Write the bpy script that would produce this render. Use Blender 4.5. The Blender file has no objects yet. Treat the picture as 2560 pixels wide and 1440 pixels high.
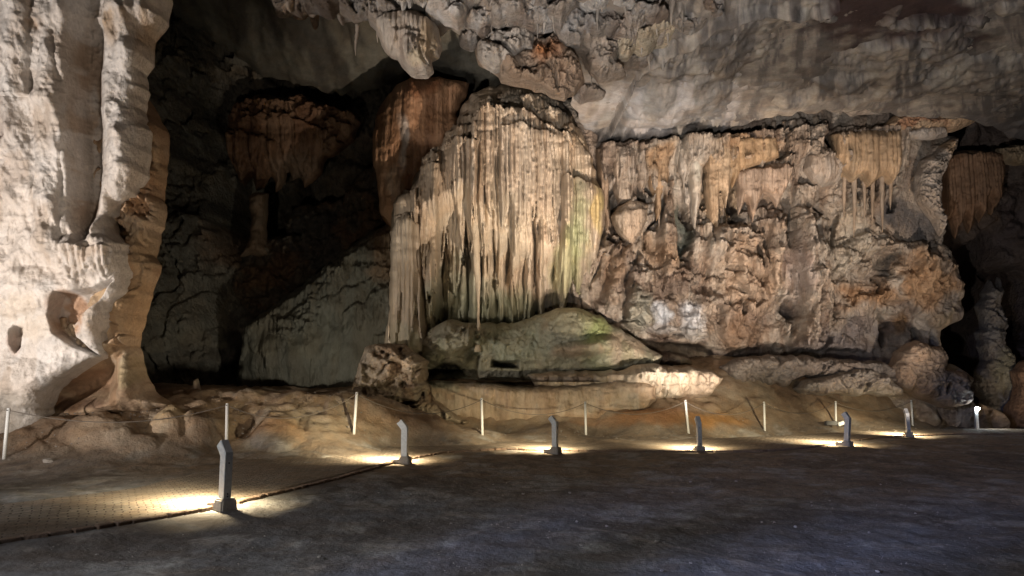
import bpy, bmesh, math, random
import numpy as np
from mathutils import Vector, Matrix
random.seed(7)
SC = bpy.context.scene
COL = SC.collection
R = math.radians

# ------------------------------------------------------------------ camera
CAMZ = 1.58
FPX = 1849.0
PITCH = R(7.4)
SP, CP = math.sin(PITCH), math.cos(PITCH)
cam_data = bpy.data.cameras.new('camera')
cam_data.sensor_width = 36; cam_data.lens = 36 * FPX / 2560
cam_data.clip_end = 500; cam_data.clip_start = 0.05
cam = bpy.data.objects.new('camera', cam_data); COL.objects.link(cam)
cam.location = (0, 0, CAMZ); cam.rotation_euler = (R(90) + PITCH, 0, 0)
SC.camera = cam
# ------------------------------------------------------------------ world, exposure
world = bpy.data.worlds.new('World'); SC.world = world; world.use_nodes = True
bg = world.node_tree.nodes['Background']
bg.inputs[0].default_value = (0.75, 0.80, 1.0, 1); bg.inputs[1].default_value = 0.004
SC.view_settings.view_transform = 'Standard'; SC.view_settings.look = 'None'
SC.view_settings.exposure = 0.0; SC.view_settings.gamma = 1
SC.cycles.max_bounces = 4; SC.cycles.diffuse_bounces = 1

def ray(px, py):
    u = (np.asarray(px, float) - 1280) / FPX; w = (720 - np.asarray(py, float)) / FPX
    return u, CP - w * SP, SP + w * CP
def at(px, py, Y):
    dx, dy, dz = ray(px, py)
    t = np.asarray(Y, float) / dy
    return dx * t, dy * t, CAMZ + dz * t
def on_z(px, py, z=0.0):
    dx, dy, dz = ray(px, py); t = (z - CAMZ) / dz
    return Vector((float(dx * t), float(dy * t), float(z)))
def proj(X, Y, Z):
    z = Z - CAMZ
    d = Y * CP + z * SP; v = -Y * SP + z * CP
    return 1280 + FPX * X / d, 720 - FPX * v / d
def V(px, py, Y):
    a = at(px, py, Y); return Vector((float(a[0]), float(a[1]), float(a[2])))

# ------------------------------------------------------------------ lights
def spot(name, loc, target, power, color, size=60, blend=0.6, radius=0.08):
    d = bpy.data.lights.new(name, 'SPOT'); d.energy = power; d.color = color
    d.spot_size = R(size); d.spot_blend = blend; d.shadow_soft_size = radius
    o = bpy.data.objects.new(name, d); COL.objects.link(o); o.location = loc
    o.rotation_euler = (Vector(target) - Vector(loc)).to_track_quat('-Z', 'Y').to_euler()
    return o
WARM = (1.0, 0.80, 0.58); NEUT = (1.0, 0.88, 0.76); COOL = (0.92, 0.92, 1.0); AMB = (1.0, 0.62, 0.30)
#LIGHTS#
spot('floodlight', (3.2, 16.2, 0.30), (-0.2, 25.2, 8.8), 7600, (1.0, 0.85, 0.71), 50, 1.0, 0.06)
spot('floodlight', (-3.2, 19.9, 1.1), (-2.8, 25.2, 6.0), 170, (1.0, 0.80, 0.6), 70, 0.9, 0.06)
spot('floodlight', (-12.0, 7.0, 0.5), (-8.4, 15.4, 5.4), 4900, (1.0, 0.91, 0.84), 75, 0.8, 0.12)
spot('floodlight', (-11.0, 6.0, 0.9), (1.0, 16.0, 0.9), 1100, (0.92, 0.97, 1.0), 44, 0.9, 0.08)  # unseen lamp added to brighten the left faces of the bollards
spot('floodlight', (-5.2, 8.0, 0.35), (-8.6, 15.4, 4.4), 900, (1.0, 0.86, 0.72), 70, 1.0, 0.12)
spot('floodlight', (-6.8, 19.4, 1.5), (-7.6, 16.6, 3.8), 150, (1.0, 0.74, 0.50), 110, 1.0, 0.1)
spot('floodlight', (5.6, 17.9, 0.35), (6.2, 28.5, 8.0), 6200, (1.0, 0.86, 0.73), 70, 0.9, 0.06)
spot('floodlight', (12.0, 18.6, 0.35), (11.8, 28.5, 7.6), 3600, (1.0, 0.85, 0.72), 70, 0.9, 0.06)
spot('floodlight', (1.5, 5.5, 0.3), (8.0, 21.0, 11.2), 5600, (0.96, 0.94, 0.93), 72, 0.9, 0.10)
spot('floodlight', (-5.0, 10.5, 0.3), (0.2, 20.8, 11.0), 2900, (1.0, 0.92, 0.85), 44, 0.9, 0.06)
spot('floodlight', (-5.4, 22.5, 0.9), (-9.5, 33.0, 6.5), 400, (1.0, 0.94, 0.80), 125, 0.9, 0.12)  # unseen fill lamp added for the left chamber
spot('floodlight', (-8.0, 1.5, 4.2), (-1.2, 6.6, 0.0), 1500, (0.95, 0.96, 1.0), 62, 1.0, 0.2)  # neutral fill added over the near floor, no fixture in view
spot('floodlight', (-6.0, -1.0, 3.1), (5.6, 8.8, 0.0), 5600, (0.42, 0.52, 1.0), 46, 1.0, 0.22)
spot('floodlight', (19.2, 26.8, 1.0), (19.6, 34.0, 5.0), 210, (1.0, 0.88, 0.72), 110, 0.9, 0.08)  # lamp added out of view so the far right chamber shows
spot('floodlight', (-8.5, 5.5, 2.2), (-2.8, 18.5, 1.5), 1000, (1.0, 0.84, 0.66), 48, 0.9, 0.12)  # fill lamp added to lift the mound, no fixture in view
#ENDLIGHTS#

# ------------------------------------------------------------------ numpy noise
def _h(ix, iy, iz, s=0):
    n = (ix.astype(np.int64) * 374761393 + iy.astype(np.int64) * 668265263 + iz.astype(np.int64) * 2147483647 + s * 974711) & 0xffffffff
    n = ((n ^ (n >> 13)) * 1274126177) & 0xffffffff
    n = ((n ^ (n >> 16)) * 2246822519) & 0xffffffff
    return ((n ^ (n >> 15)) & 0xffffff).astype(np.float32) / 16777215.0
def vnoise(x, y, z=None, s=0):
    """value noise, -1..1"""
    if z is None: z = np.zeros_like(x) + s * 3.7
    xi, yi, zi = np.floor(x), np.floor(y), np.floor(z)
    fx, fy, fz = x - xi, y - yi, z - zi
    fx = fx * fx * fx * (fx * (fx * 6 - 15) + 10); fy = fy * fy * fy * (fy * (fy * 6 - 15) + 10); fz = fz * fz * (3 - 2 * fz)
    r = 0
    for a in (0, 1):
        for b in (0, 1):
            for c in (0, 1):
                w = (fx if a else 1 - fx) * (fy if b else 1 - fy) * (fz if c else 1 - fz)
                r = r + w * _h(xi + a, yi + b, zi + c, s)
    return r * 2 - 1
def fbm(x, y, z=None, o=4, s=0, g=0.5):
    a, t, r = 1.0, 0.0, 0
    for i in range(o):
        k = 2.03 ** i
        r = r + a * vnoise(x * k + i * 5.2, y * k + i * 1.3, None if z is None else z * k, s + i); t += a; a *= g
    return r / t * 1.6
def ridged(x, y, z=None, o=4, s=0, g=0.55):
    a, t, r = 1.0, 0.0, 0
    for i in range(o):
        k = 2.03 ** i
        r = r + a * (1 - np.abs(vnoise(x * k + i * 5.2, y * k + i * 1.3, None if z is None else z * k, s + i)) * 2); t += a; a *= g
    return r / t
def worley(x, y, s=0):
    """distance to nearest jittered point (0..~1) and its id"""
    xi, yi = np.floor(x), np.floor(y)
    best = np.full(x.shape, 9.0); idv = np.zeros(x.shape)
    for a in (-1, 0, 1):
        for b in (-1, 0, 1):
            cx, cy = xi + a, yi + b
            z0 = np.zeros_like(cx)
            jx = _h(cx, cy, z0, s + 11); jy = _h(cx, cy, z0, s + 12)
            d = (cx + jx - x) ** 2 + (cy + jy - y) ** 2
            m = d < best
            best = np.where(m, d, best); idv = np.where(m, _h(cx, cy, z0, s + 13), idv)
    return np.sqrt(best), idv
def sstep(a, b, x):
    t = np.clip((x - a) / (b - a), 0, 1); return t * t * (3 - 2 * t)
def cells(a, w, s=0):
    """1-D irregular columns: position across (-1..1), random id, width factor"""
    q = a / w; i = np.floor(q); z0 = np.zeros_like(i)
    def border(k): return k + 0.62 * (_h(k, z0, z0, s) - 0.5)
    b0 = border(i); low = q < b0; i = np.where(low, i - 1, i)
    b1 = border(i + 1); up = q >= b1; i = np.where(up, i + 1, i)
    b0 = border(i); b1 = border(i + 1)
    t = (q - b0) / (b1 - b0)
    return t * 2 - 1, _h(i, z0 + 7, z0, s), (b1 - b0)

def rbf(ctrl):
    """ctrl [(a,b,val)] -> smooth interpolating function of a,b"""
    c = np.array(ctrl, float); sc = 1000.0 if np.abs(c[:, :2]).max() > 200 else 10.0
    p = c[:, :2] / sc; n = len(p)
    K = np.sqrt(((p[:, None] - p[None]) ** 2).sum(-1) + 0.002)
    P = np.hstack([np.ones((n, 1)), p]); A = np.zeros((n + 3, n + 3))
    A[:n, :n] = K + np.eye(n) * 1e-4; A[:n, n:] = P; A[n:, :n] = P.T
    sol = np.linalg.solve(A, np.concatenate([c[:, 2], [0, 0, 0]]))
    def f(a, b):
        a = np.asarray(a, float) / sc; b = np.asarray(b, float) / sc
        r = sol[n] + sol[n + 1] * a + sol[n + 2] * b
        for k in range(n): r = r + sol[k] * np.sqrt((a - p[k, 0]) ** 2 + (b - p[k, 1]) ** 2 + 0.002)
        return r
    return f
def polydist(px, py, poly):
    """signed distance (inside +) and nearest boundary point"""
    best = np.full(px.shape, 1e18); nx = np.zeros(px.shape); ny = np.zeros(px.shape)
    inside = np.zeros(px.shape, bool); n = len(poly)
    for i in range(n):
        x0, y0 = poly[i]; x1, y1 = poly[(i + 1) % n]
        ex, ey = x1 - x0, y1 - y0; L = ex * ex + ey * ey + 1e-9
        t = np.clip(((px - x0) * ex + (py - y0) * ey) / L, 0, 1)
        qx, qy = x0 + t * ex, y0 + t * ey
        d = (px - qx) ** 2 + (py - qy) ** 2; m = d < best
        best = np.where(m, d, best); nx = np.where(m, qx, nx); ny = np.where(m, qy, ny)
        c = ((y0 > py) != (y1 > py)) & (px < (x1 - x0) * (py - y0) / (y1 - y0 + 1e-12) + x0)
        inside ^= c
    d = np.sqrt(best); return np.where(inside, d, -d), nx, ny
def refine(poly, amp=5, seed=1, step=14):
    """make a traced outline craggy"""
    out = []; rnd = random.Random(seed); n = len(poly)
    for i in range(n):
        (x0, y0), (x1, y1) = poly[i], poly[(i + 1) % n]
        L = math.hypot(x1 - x0, y1 - y0); k = max(1, int(L / step))
        for j in range(k):
            t = j / k; a = amp * min(1, L / 40)
            out.append((x0 + (x1 - x0) * t + rnd.uniform(-a, a), y0 + (y1 - y0) * t + rnd.uniform(-a, a)))
    return out

# ------------------------------------------------------------------ tagging and linking
def tag(o, label=None, cat=None, group=None, kind=None):
    if label: o['label'] = label
    if cat: o['category'] = cat
    if group: o['group'] = group
    if kind: o['kind'] = kind
    return o
def empty(name, loc, label, cat, group=None):
    o = bpy.data.objects.new(name, None); COL.objects.link(o); o.location = loc
    o.empty_display_size = 0.2
    return tag(o, label, cat, group)
def link_mesh(name, verts, faces, mat, parent=None, colors=None, smooth=True):
    me = bpy.data.meshes.new(name)
    verts = np.asarray(verts, np.float32)
    if parent is not None: verts = verts - np.array(parent.matrix_basis.translation, np.float32)
    if isinstance(faces, np.ndarray):
        nf = len(faces); k = faces.shape[1]
        me.vertices.add(len(verts)); me.vertices.foreach_set('co', verts.ravel())
        me.loops.add(nf * k); me.loops.foreach_set('vertex_index', faces.astype(np.int32).ravel())
        me.polygons.add(nf); me.polygons.foreach_set('loop_start', np.arange(nf, dtype=np.int32) * k)
        me.update(calc_edges=True); me.validate()
    else:
        me.from_pydata([tuple(v) for v in verts.tolist()], [], faces); me.validate()
    if colors is not None and len(me.vertices) == len(colors):
        at_ = me.color_attributes.new('tint', 'FLOAT_COLOR', 'POINT')
        c = np.ones((len(colors), 4), np.float32); c[:, :3] = colors
        at_.data.foreach_set('color', c.ravel())
    if smooth: me.polygons.foreach_set('use_smooth', np.ones(len(me.polygons), bool))
    me.materials.append(mat)
    o = bpy.data.objects.new(name, me); COL.objects.link(o)
    if parent is not None: o.parent = parent
    return o
def from_bm(name, bm, mat, parent=None, smooth=False):
    me = bpy.data.meshes.new(name); bmesh.ops.recalc_face_normals(bm, faces=bm.faces); bm.to_mesh(me); bm.free()
    me.materials.append(mat)
    if smooth:
        for p in me.polygons: p.use_smooth = True
    o = bpy.data.objects.new(name, me); COL.objects.link(o)
    if parent is not None: o.parent = parent
    return o

# ------------------------------------------------------------------ materials
def rock_mat(name, tint=True, base=(0.4, 0.33, 0.27), rough=0.75, bump=0.5, scale=1.0, stretch=1.0, pit=0.3, spec=0.3, var=0.35, rust_=0.35):
    m = bpy.data.materials.new(name); m.use_nodes = True; nt = m.node_tree; N = nt.nodes; L = nt.links
    b = N['Principled BSDF']
    geo = N.new('ShaderNodeNewGeometry')
    mp = N.new('ShaderNodeMapping'); mp.inputs['Scale'].default_value = (scale, scale, scale * stretch)
    L.new(geo.outputs['Position'], mp.inputs['Vector'])
    if tint:
        at_ = N.new('ShaderNodeVertexColor'); at_.layer_name = 'tint'; csrc = at_.outputs['Color']
    else:
        rgb = N.new('ShaderNodeRGB'); rgb.outputs[0].default_value = (*base, 1); csrc = rgb.outputs[0]
    n1 = N.new('ShaderNodeTexNoise'); n1.inputs['Scale'].default_value = 2.2; n1.inputs['Detail'].default_value = 10; n1.inputs['Roughness'].default_value = 0.78
    L.new(mp.outputs[0], n1.inputs['Vector'])
    mr = N.new('ShaderNodeMapRange'); mr.inputs['From Min'].default_value = 0.3; mr.inputs['From Max'].default_value = 0.7
    mr.inputs['To Min'].default_value = 1 - var; mr.inputs['To Max'].default_value = 1 + var * 0.8
    L.new(n1.outputs['Fac'], mr.inputs['Value'])
    n4 = N.new('ShaderNodeTexNoise'); n4.inputs['Scale'].default_value = 0.9; n4.inputs['Detail'].default_value = 5; n4.inputs['Distortion'].default_value = 1.2
    L.new(mp.outputs[0], n4.inputs['Vector'])
    r2 = N.new('ShaderNodeMapRange'); r2.inputs['From Min'].default_value = 0.42; r2.inputs['From Max'].default_value = 0.62
    r2.inputs['To Min'].default_value = 0; r2.inputs['To Max'].default_value = rust_
    L.new(n4.outputs['Fac'], r2.inputs['Value'])
    rust = N.new('ShaderNodeMix'); rust.data_type = 'RGBA'; rust.blend_type = 'MULTIPLY'
    rust.inputs['B'].default_value = (1.0, 0.80, 0.62, 1)
    L.new(r2.outputs[0], rust.inputs['Factor']); L.new(csrc, rust.inputs['A'])
    mul = N.new('ShaderNodeVectorMath'); mul.operation = 'SCALE'
    L.new(rust.outputs['Result'], mul.inputs[0]); L.new(mr.outputs[0], mul.inputs['Scale'])
    L.new(mul.outputs[0], b.inputs['Base Color'])
    b.inputs['Roughness'].default_value = rough; b.inputs['Specular IOR Level'].default_value = spec
    n2 = N.new('ShaderNodeTexNoise'); n2.inputs['Scale'].default_value = 7; n2.inputs['Detail'].default_value = 8; n2.inputs['Roughness'].default_value = 0.62
    L.new(mp.outputs[0], n2.inputs['Vector'])
    n3 = N.new('ShaderNodeTexVoronoi'); n3.inputs['Scale'].default_value = 5; n3.feature = 'SMOOTH_F1'
    L.new(mp.outputs[0], n3.inputs['Vector'])
    ad = N.new('ShaderNodeMath'); ad.operation = 'MULTIPLY_ADD'; ad.inputs[1].default_value = pit
    L.new(n3.outputs['Distance'], ad.inputs[0]); L.new(n2.outputs['Fac'], ad.inputs[2])
    bp = N.new('ShaderNodeBump'); bp.inputs['Strength'].default_value = bump; bp.inputs['Distance'].default_value = 0.16
    L.new(ad.outputs[0], bp.inputs['Height']); L.new(bp.outputs[0], b.inputs['Normal'])
    return m
M = {}
M['rock'] = rock_mat('cave_rock', bump=0.9, var=0.45, spec=0.35, rough=0.65)
M['flow'] = rock_mat('flowstone', bump=0.75, stretch=0.35, pit=0.15, rough=0.6, var=0.35, spec=0.4)
M['ceil'] = rock_mat('ceiling_rock', bump=0.3, pit=0.3, var=0.35)
M['pale'] = rock_mat('pale_limestone', bump=0.45, scale=1.8, pit=0.3, var=0.25, rust_=0.12)
M['pipes'] = rock_mat('organ_pipe_flowstone', bump=0.45, stretch=0.12, pit=0.05, rough=0.55, var=0.3, spec=0.4)
M['sand'] = rock_mat('trodden_sand', bump=0.38, scale=2.2, pit=0.04, rough=0.85, var=0.3, spec=0.2)
def plain(name, col, rough=0.5, metal=0, bump=0.0, bscale=40, emit=None, es=1):
    m = bpy.data.materials.new(name); m.use_nodes = True; nt = m.node_tree; N = nt.nodes; L = nt.links
    b = N['Principled BSDF']; b.inputs['Roughness'].default_value = rough; b.inputs['Metallic'].default_value = metal
    tc = N.new('ShaderNodeTexCoord'); n = N.new('ShaderNodeTexNoise'); n.inputs['Scale'].default_value = bscale; n.inputs['Detail'].default_value = 6
    L.new(tc.outputs['Object'], n.inputs['Vector'])
    mr = N.new('ShaderNodeMapRange'); mr.inputs['To Min'].default_value = 0.7; mr.inputs['To Max'].default_value = 1.25
    L.new(n.outputs['Fac'], mr.inputs['Value'])
    rgb = N.new('ShaderNodeRGB'); rgb.outputs[0].default_value = (*col, 1)
    mul = N.new('ShaderNodeVectorMath'); mul.operation = 'SCALE'; L.new(rgb.outputs[0], mul.inputs[0]); L.new(mr.outputs[0], mul.inputs['Scale'])
    L.new(mul.outputs[0], b.inputs['Base Color'])
    if bump:
        bp = N.new('ShaderNodeBump'); bp.inputs['Strength'].default_value = bump; bp.inputs['Distance'].default_value = 0.02
        L.new(n.outputs['Fac'], bp.inputs['Height']); L.new(bp.outputs[0], b.inputs['Normal'])
    if emit:
        b.inputs['Emission Color'].default_value = (*emit, 1); b.inputs['Emission Strength'].default_value = es
    return m
M['steel'] = plain('galvanised_steel', (0.52, 0.53, 0.54), 0.5, 0.3, 0.1, 25)
M['concrete'] = plain('cast_concrete', (0.36, 0.33, 0.30), 0.9, 0, 0.6, 30)
M['whitepost'] = plain('white_plastic', (0.82, 0.82, 0.80), 0.45, 0, 0.05, 60)
M['rope'] = plain('grey_rope', (0.17, 0.145, 0.12), 0.9, 0, 0.5, 200)
M['black'] = plain('black_rubber', (0.015, 0.015, 0.016), 0.6, 0)
M['lens'] = plain('lamp_lens', (0.5, 0.5, 0.5), 0.3, 0, emit=(1.0, 0.86, 0.62), es=0.6)
M['lens_white'] = plain('bright_lamp_lens', (0.9, 0.9, 0.9), 0.3, 0, emit=(0.85, 0.95, 1.0), es=220)
M['darkmetal'] = plain('grey_painted_metal', (0.12, 0.12, 0.125), 0.5, 0.2)
def water_mat():
    m = bpy.data.materials.new('pool_water'); m.use_nodes = True; b = m.node_tree.nodes['Principled BSDF']
    b.inputs['Base Color'].default_value = (0.02, 0.035, 0.035, 1); b.inputs['Roughness'].default_value = 0.04
    b.inputs['Specular IOR Level'].default_value = 0.6
    n = m.node_tree.nodes.new('ShaderNodeTexNoise'); n.inputs['Scale'].default_value = 1.5
    bp = m.node_tree.nodes.new('ShaderNodeBump'); bp.inputs['Strength'].default_value = 0.05
    m.node_tree.links.new(n.outputs['Fac'], bp.inputs['Height']); m.node_tree.links.new(bp.outputs[0], b.inputs['Normal'])
    return m
M['water'] = water_mat()

# ------------------------------------------------------------------ relief toolkit
class Relief:
    """works on arrays of design coordinates px,py (the survey drawing) and metres x,z; H is relief towards the viewer in metres"""
    def __init__(s, px, py, x, z, seed=0):
        s.px, s.py, s.x, s.z, s.seed = px, py, x, z, seed
        s.H = np.zeros(px.shape); s.C = None; s.n = 0; s.mic = (3.1, 3.1, 0.035)
        s.wx = px + 16 * fbm(x * 0.9, z * 0.9, None, 3, seed + 50); s.wy = py + 16 * fbm(x * 0.9 + 9, z * 0.9, None, 3, seed + 60)
    def base(s, col): s.C = np.zeros(s.px.shape + (3,)) + np.array(col); return s
    def blob(s, cx, cy, rx, ry, amp, sharp=1.0, warp=True):
        X, Y = (s.wx, s.wy) if warp else (s.px, s.py)
        d = ((X - cx) / rx) ** 2 + ((Y - cy) / ry) ** 2
        s.H += amp * np.clip(1 - d, 0, 1) ** (0.5 * sharp if sharp < 1 else sharp); return s
    def dome(s, cx, cy, rx, ry, amp, warp=True):      # hard-edged boulder
        X, Y = (s.wx, s.wy) if warp else (s.px, s.py)
        d = ((X - cx) / rx) ** 2 + ((Y - cy) / ry) ** 2
        s.H += amp * np.sqrt(np.clip(1 - d, 0, 1)); return s
    def dent(s, poly, amp, w=14, warp=0.4):
        d, _, _ = polydist(s.px * (1 - warp) + s.wx * warp, s.py * (1 - warp) + s.wy * warp, poly)
        s.H -= amp * sstep(-w * 0.3, w, d); return s
    def curtain(s, tops, bots, amp, w=0.16, ragged=0.3, big=0.0, slope=0.0, seed=None, flutes=1.0, topw=6, waver=0.12, _sub=False):
        """fluted drapery: tops/bots = [(px,py)..]; hangs in columns w metres wide, each with its own length"""
        s.n += 1; sd = s.seed + s.n * 17 if seed is None else seed
        tx = [p[0] for p in tops]
        x0, x1 = min(tx), max(tx)
        if not _sub and s.px.ndim == 2:
            c = np.where((s.px.max(0) > x0 - 25) & (s.px.min(0) < x1 + 25))[0]; rws = np.where((s.py.max(1) > min(p[1] for p in tops) - 25) & (s.py.min(1) < max(p[1] for p in bots) + 25))[0]
            if not len(c) or not len(rws): return s
            sl = (slice(rws[0], rws[-1] + 1), slice(c[0], c[-1] + 1)); q = Relief.__new__(Relief)
            q.px, q.py, q.x, q.z, q.wx, q.wy, q.seed, q.n = s.px[sl], s.py[sl], s.x[sl], s.z[sl], s.wx[sl], s.wy[sl], s.seed, s.n; q.H = s.H[sl]
            q.curtain(tops, bots, amp, w, ragged, big, slope, sd, flutes, topw, waver, True); s.H[sl] = q.H
            return s
        a = s.x + waver * fbm(s.x * 0.35, s.z * 0.35, None, 2, sd) + 0.02 * vnoise(s.x * 2, s.z * 4, None, sd + 3)
        t, rid, wd = cells(a, w, sd)
        T, rid2, _ = cells(a, w * 4.3, sd + 5)
        top = np.interp(s.px, tx, [p[1] for p in tops]) + 7 * vnoise(s.x * 3, s.z * 0, None, sd + 8) + 5 * np.abs(T)
        bot = np.interp(s.px, [p[0] for p in bots], [p[1] for p in bots])
        L = np.maximum(bot - top, 1)
        bot = top + L * (1 - ragged * (0.35 * rid + 0.65 * rid2))
        L = np.maximum(bot - top, 1)
        v = (s.py - top) / L
        rad = np.clip(1.0 - np.clip(v - 0.55, 0, 1) / 0.45, 0, 1) ** 0.6
        prof = np.sqrt(np.clip(1 - (T * 0.97) ** 2 / np.maximum(rad, 0.02) ** 2, 0, 1))
        fl = np.sqrt(np.clip(1 - t * t, 0, 1))
        inx = sstep(x0 - 2, x0 + 7, s.wx * 0.3 + s.px * 0.7) * (1 - sstep(x1 - 7, x1 + 2, s.wx * 0.3 + s.px * 0.7))
        m = (v > 0) * (v < 1) * inx * sstep(0, topw, s.py - top)
        h = (amp * (0.35 + big) + amp * 0.65 * prof * (0.75 + 0.25 * rid2)) + flutes * w * 1.0 * fl * (0.75 + 0.5 * rid) + 0.02 * vnoise(s.x * 8, s.z * 5, None, sd)
        h = h * m * np.where(prof > 0.02, 1, 0) + slope * v * m
        s.H = np.where(m > 0.02, np.maximum(s.H + h * 0.85, s.H), s.H)
        s.last = (m > 0.3) & (prof > 0.02); return s
    def scatter(s, n, box, amp=(.12, .3), size=(30, 90), ht=(35, 110), w=(.08, .17), seed=1):
        rn = random.Random(seed)
        for _ in range(n):
            x0 = rn.uniform(box[0], box[2]); y0 = rn.uniform(box[1], box[3]); sx = rn.uniform(*size); h = rn.uniform(*ht); t = rn.uniform(-12, 12)
            s.curtain([(x0, y0), (x0 + sx / 2, y0 + t * .5 - rn.uniform(0, 8)), (x0 + sx, y0 + t)], [(x0, y0 + h * rn.uniform(.4, 1)), (x0 + sx / 2, y0 + h), (x0 + sx, y0 + h * rn.uniform(.4, 1))], rn.uniform(*amp), rn.uniform(*w), rn.uniform(.2, .6))
        return s
    def slots(s, n, box, amp=(.3, .8), rx=(4, 12), ry=(10, 45), seed=1, m=None):
        rn = random.Random(seed)
        for _ in range(n):
            cx = rn.uniform(box[0], box[2]); cy = rn.uniform(box[1], box[3]); a, b = rn.uniform(*rx), rn.uniform(*ry); k = rn.uniform(-.3, .3)
            d = ((s.wx - cx + (s.py - cy) * k) / a) ** 2 + ((s.wy - cy) / b) ** 2
            s.H -= rn.uniform(*amp) * (1 - sstep(.2, 1.1, d)) * (1 if m is None else m)
        return s
    def crag(s, a=.3, f=1.0, m=1.0, az=1.0, cr=1.0, fine=1.0):
        x, z = s.x * f, s.z * f * az; sd = s.seed + 40
        qx = x + .9 * fbm(x * .8, z * .8, None, 4, sd); qz = z + .9 * fbm(x * .8 + 5, z * .8, None, 4, sd + 1)
        t = z * 1.1 + 1.2 * fbm(x * .7, z * .7, None, 5, sd + 2); saw = t - np.floor(t); lip = saw ** 2 * (1 - sstep(.86, 1.0, saw))
        t2 = (z + .5 * x) * 2.7 + 1.5 * fbm(x * 1.5, z * 1.5, None, 4, sd + 3); saw2 = t2 - np.floor(t2); lip2 = saw2 * (1 - sstep(.8, 1.0, saw2))
        s.H += a * m * (1.0 * lip + .38 * fine * lip2 + .55 * ridged(qx * 1.2, qz * 1.2, None, 5 if fine > .7 else 3, sd + 4) + .25 * fine * fbm(qx * 3, qz * 3, None, 4, sd + 6))
        c = np.abs(fbm(qx * .9, qz * .55, None, 3, sd + 5)); c2 = np.abs(fbm(qx * 1.9 + 7, qz * 1.5, None, 3, sd + 7))
        s.H -= a * m * cr * (.9 * np.exp(-(c / .05) ** 2) + .5 * np.exp(-(c2 / .06) ** 2))
        return s
    def spike(s, px, y0, y1, r, amp, seed=3):
        """tapered hanging column"""
        v = (s.py - y0) / (y1 - y0); rr = r * np.clip(1 - v, 0, 1) ** 0.6
        c = px + 3 * vnoise(s.z * 1.3, s.z * 0 + px, None, seed)
        d = (s.px - c) / np.maximum(rr, 0.1)
        g = np.sqrt(np.clip(1 - d * d, 0, 1)) * (v > 0) * (v < 1)
        s.H = np.maximum(s.H, s.H * 0 + 0) + amp * g * (0.4 + 0.6 * rr / r); return s
    def column(s, px, y0, y1, r0, r1, amp, seed=3):
        v = np.clip((s.py - y0) / (y1 - y0), 0, 1); rr = r0 + (r1 - r0) * v
        rr = rr * (1 + 0.25 * vnoise(s.z * 2.2, s.z * 0 + px, None, seed))
        c = px + 5 * vnoise(s.z * 0.8, s.z * 0 + px, None, seed + 1)
        d = (s.px - c) / (rr * np.clip((s.py - y0) / (0.35 * (y1 - y0)), 0.01, 1) ** .5)
        g = np.sqrt(np.clip(1 - d * d, 0, 1)) * sstep(y0, y0 + .3 * (y1 - y0), s.py) * (s.py < y1)
        s.H += amp * g; return s
    def rough(s, a=0.15, f=0.7, o=5, r=0.0, rf=0.8, ax=1, az=1):
        s.H += a * fbm(s.x * f * ax, s.z * f * az, None, o, s.seed + 21, 0.55)
        if r: s.H += r * (ridged(s.x * rf * ax, s.z * rf * az, None, 4, s.seed + 31) - 0.3)
        return s
    def pits(s, a=0.08, f=2.0, m=None):
        d, i = worley(s.x * f + 0.4 * fbm(s.x, s.z, None, 2, s.seed), s.z * f * 0.8, s.seed + 5)
        h = -a * (1 - sstep(0.0, 0.5, d)) * (i > 0.4); s.H += h if m is None else h * m; return s
    def knobs(s, a=0.2, f=1.2, m=None, az=1.0):
        d, i = worley(s.x * f + 0.5 * fbm(s.x, s.z, None, 3, s.seed), s.z * f * az + 0.4 * fbm(s.x + 8, s.z, None, 3, s.seed), s.seed + 9)
        h = a * (np.sqrt(np.clip(1 - d * d * 1.3, 0, 1)) - 0.5) * (0.4 + 0.9 * i); s.H += h if m is None else h * m; return s
    def region(s, poly, w=15):
        d, _, _ = polydist(s.wx, s.wy, poly); return sstep(-w, w, d)
    def paint(s, cx, cy, rx, ry, col, k=1.0, hard=0.5, fray=0.6):
        d = np.sqrt(((s.wx - cx) / rx) ** 2 + ((s.wy - cy) / ry) ** 2) + fray * 0.4 * fbm(s.x * 1.6, s.z * 1.6, None, 4, s.seed + int(cx))
        m = (1 - sstep(hard, 1.0, d)) * k
        s.C = s.C * (1 - m[..., None]) + np.array(col) * m[..., None]; return s
    def paintm(s, m, col, k=1.0):
        m = m * k; s.C = s.C * (1 - m[..., None]) + np.array(col) * m[..., None]; return s
    def streaks(s, col, k=0.5, fx=2.0, fz=0.25, thr=0.1, sd=0, m=None, sh=0.0):
        n = fbm((s.x + sh * s.z) * fx, s.z * fz, None, 4, s.seed + 70 + sd)
        q = sstep(thr, thr + 0.35, n) * k
        return s.paintm(q if m is None else q * m, col)
    def mottle(s, col, k=0.5, f=0.8, thr=0.1, sd=0):
        n = fbm(s.x * f, s.z * f, None, 5, s.seed + 90 + sd, 0.6)
        return s.paintm(sstep(thr, thr + 0.3, n), col, k)

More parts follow.
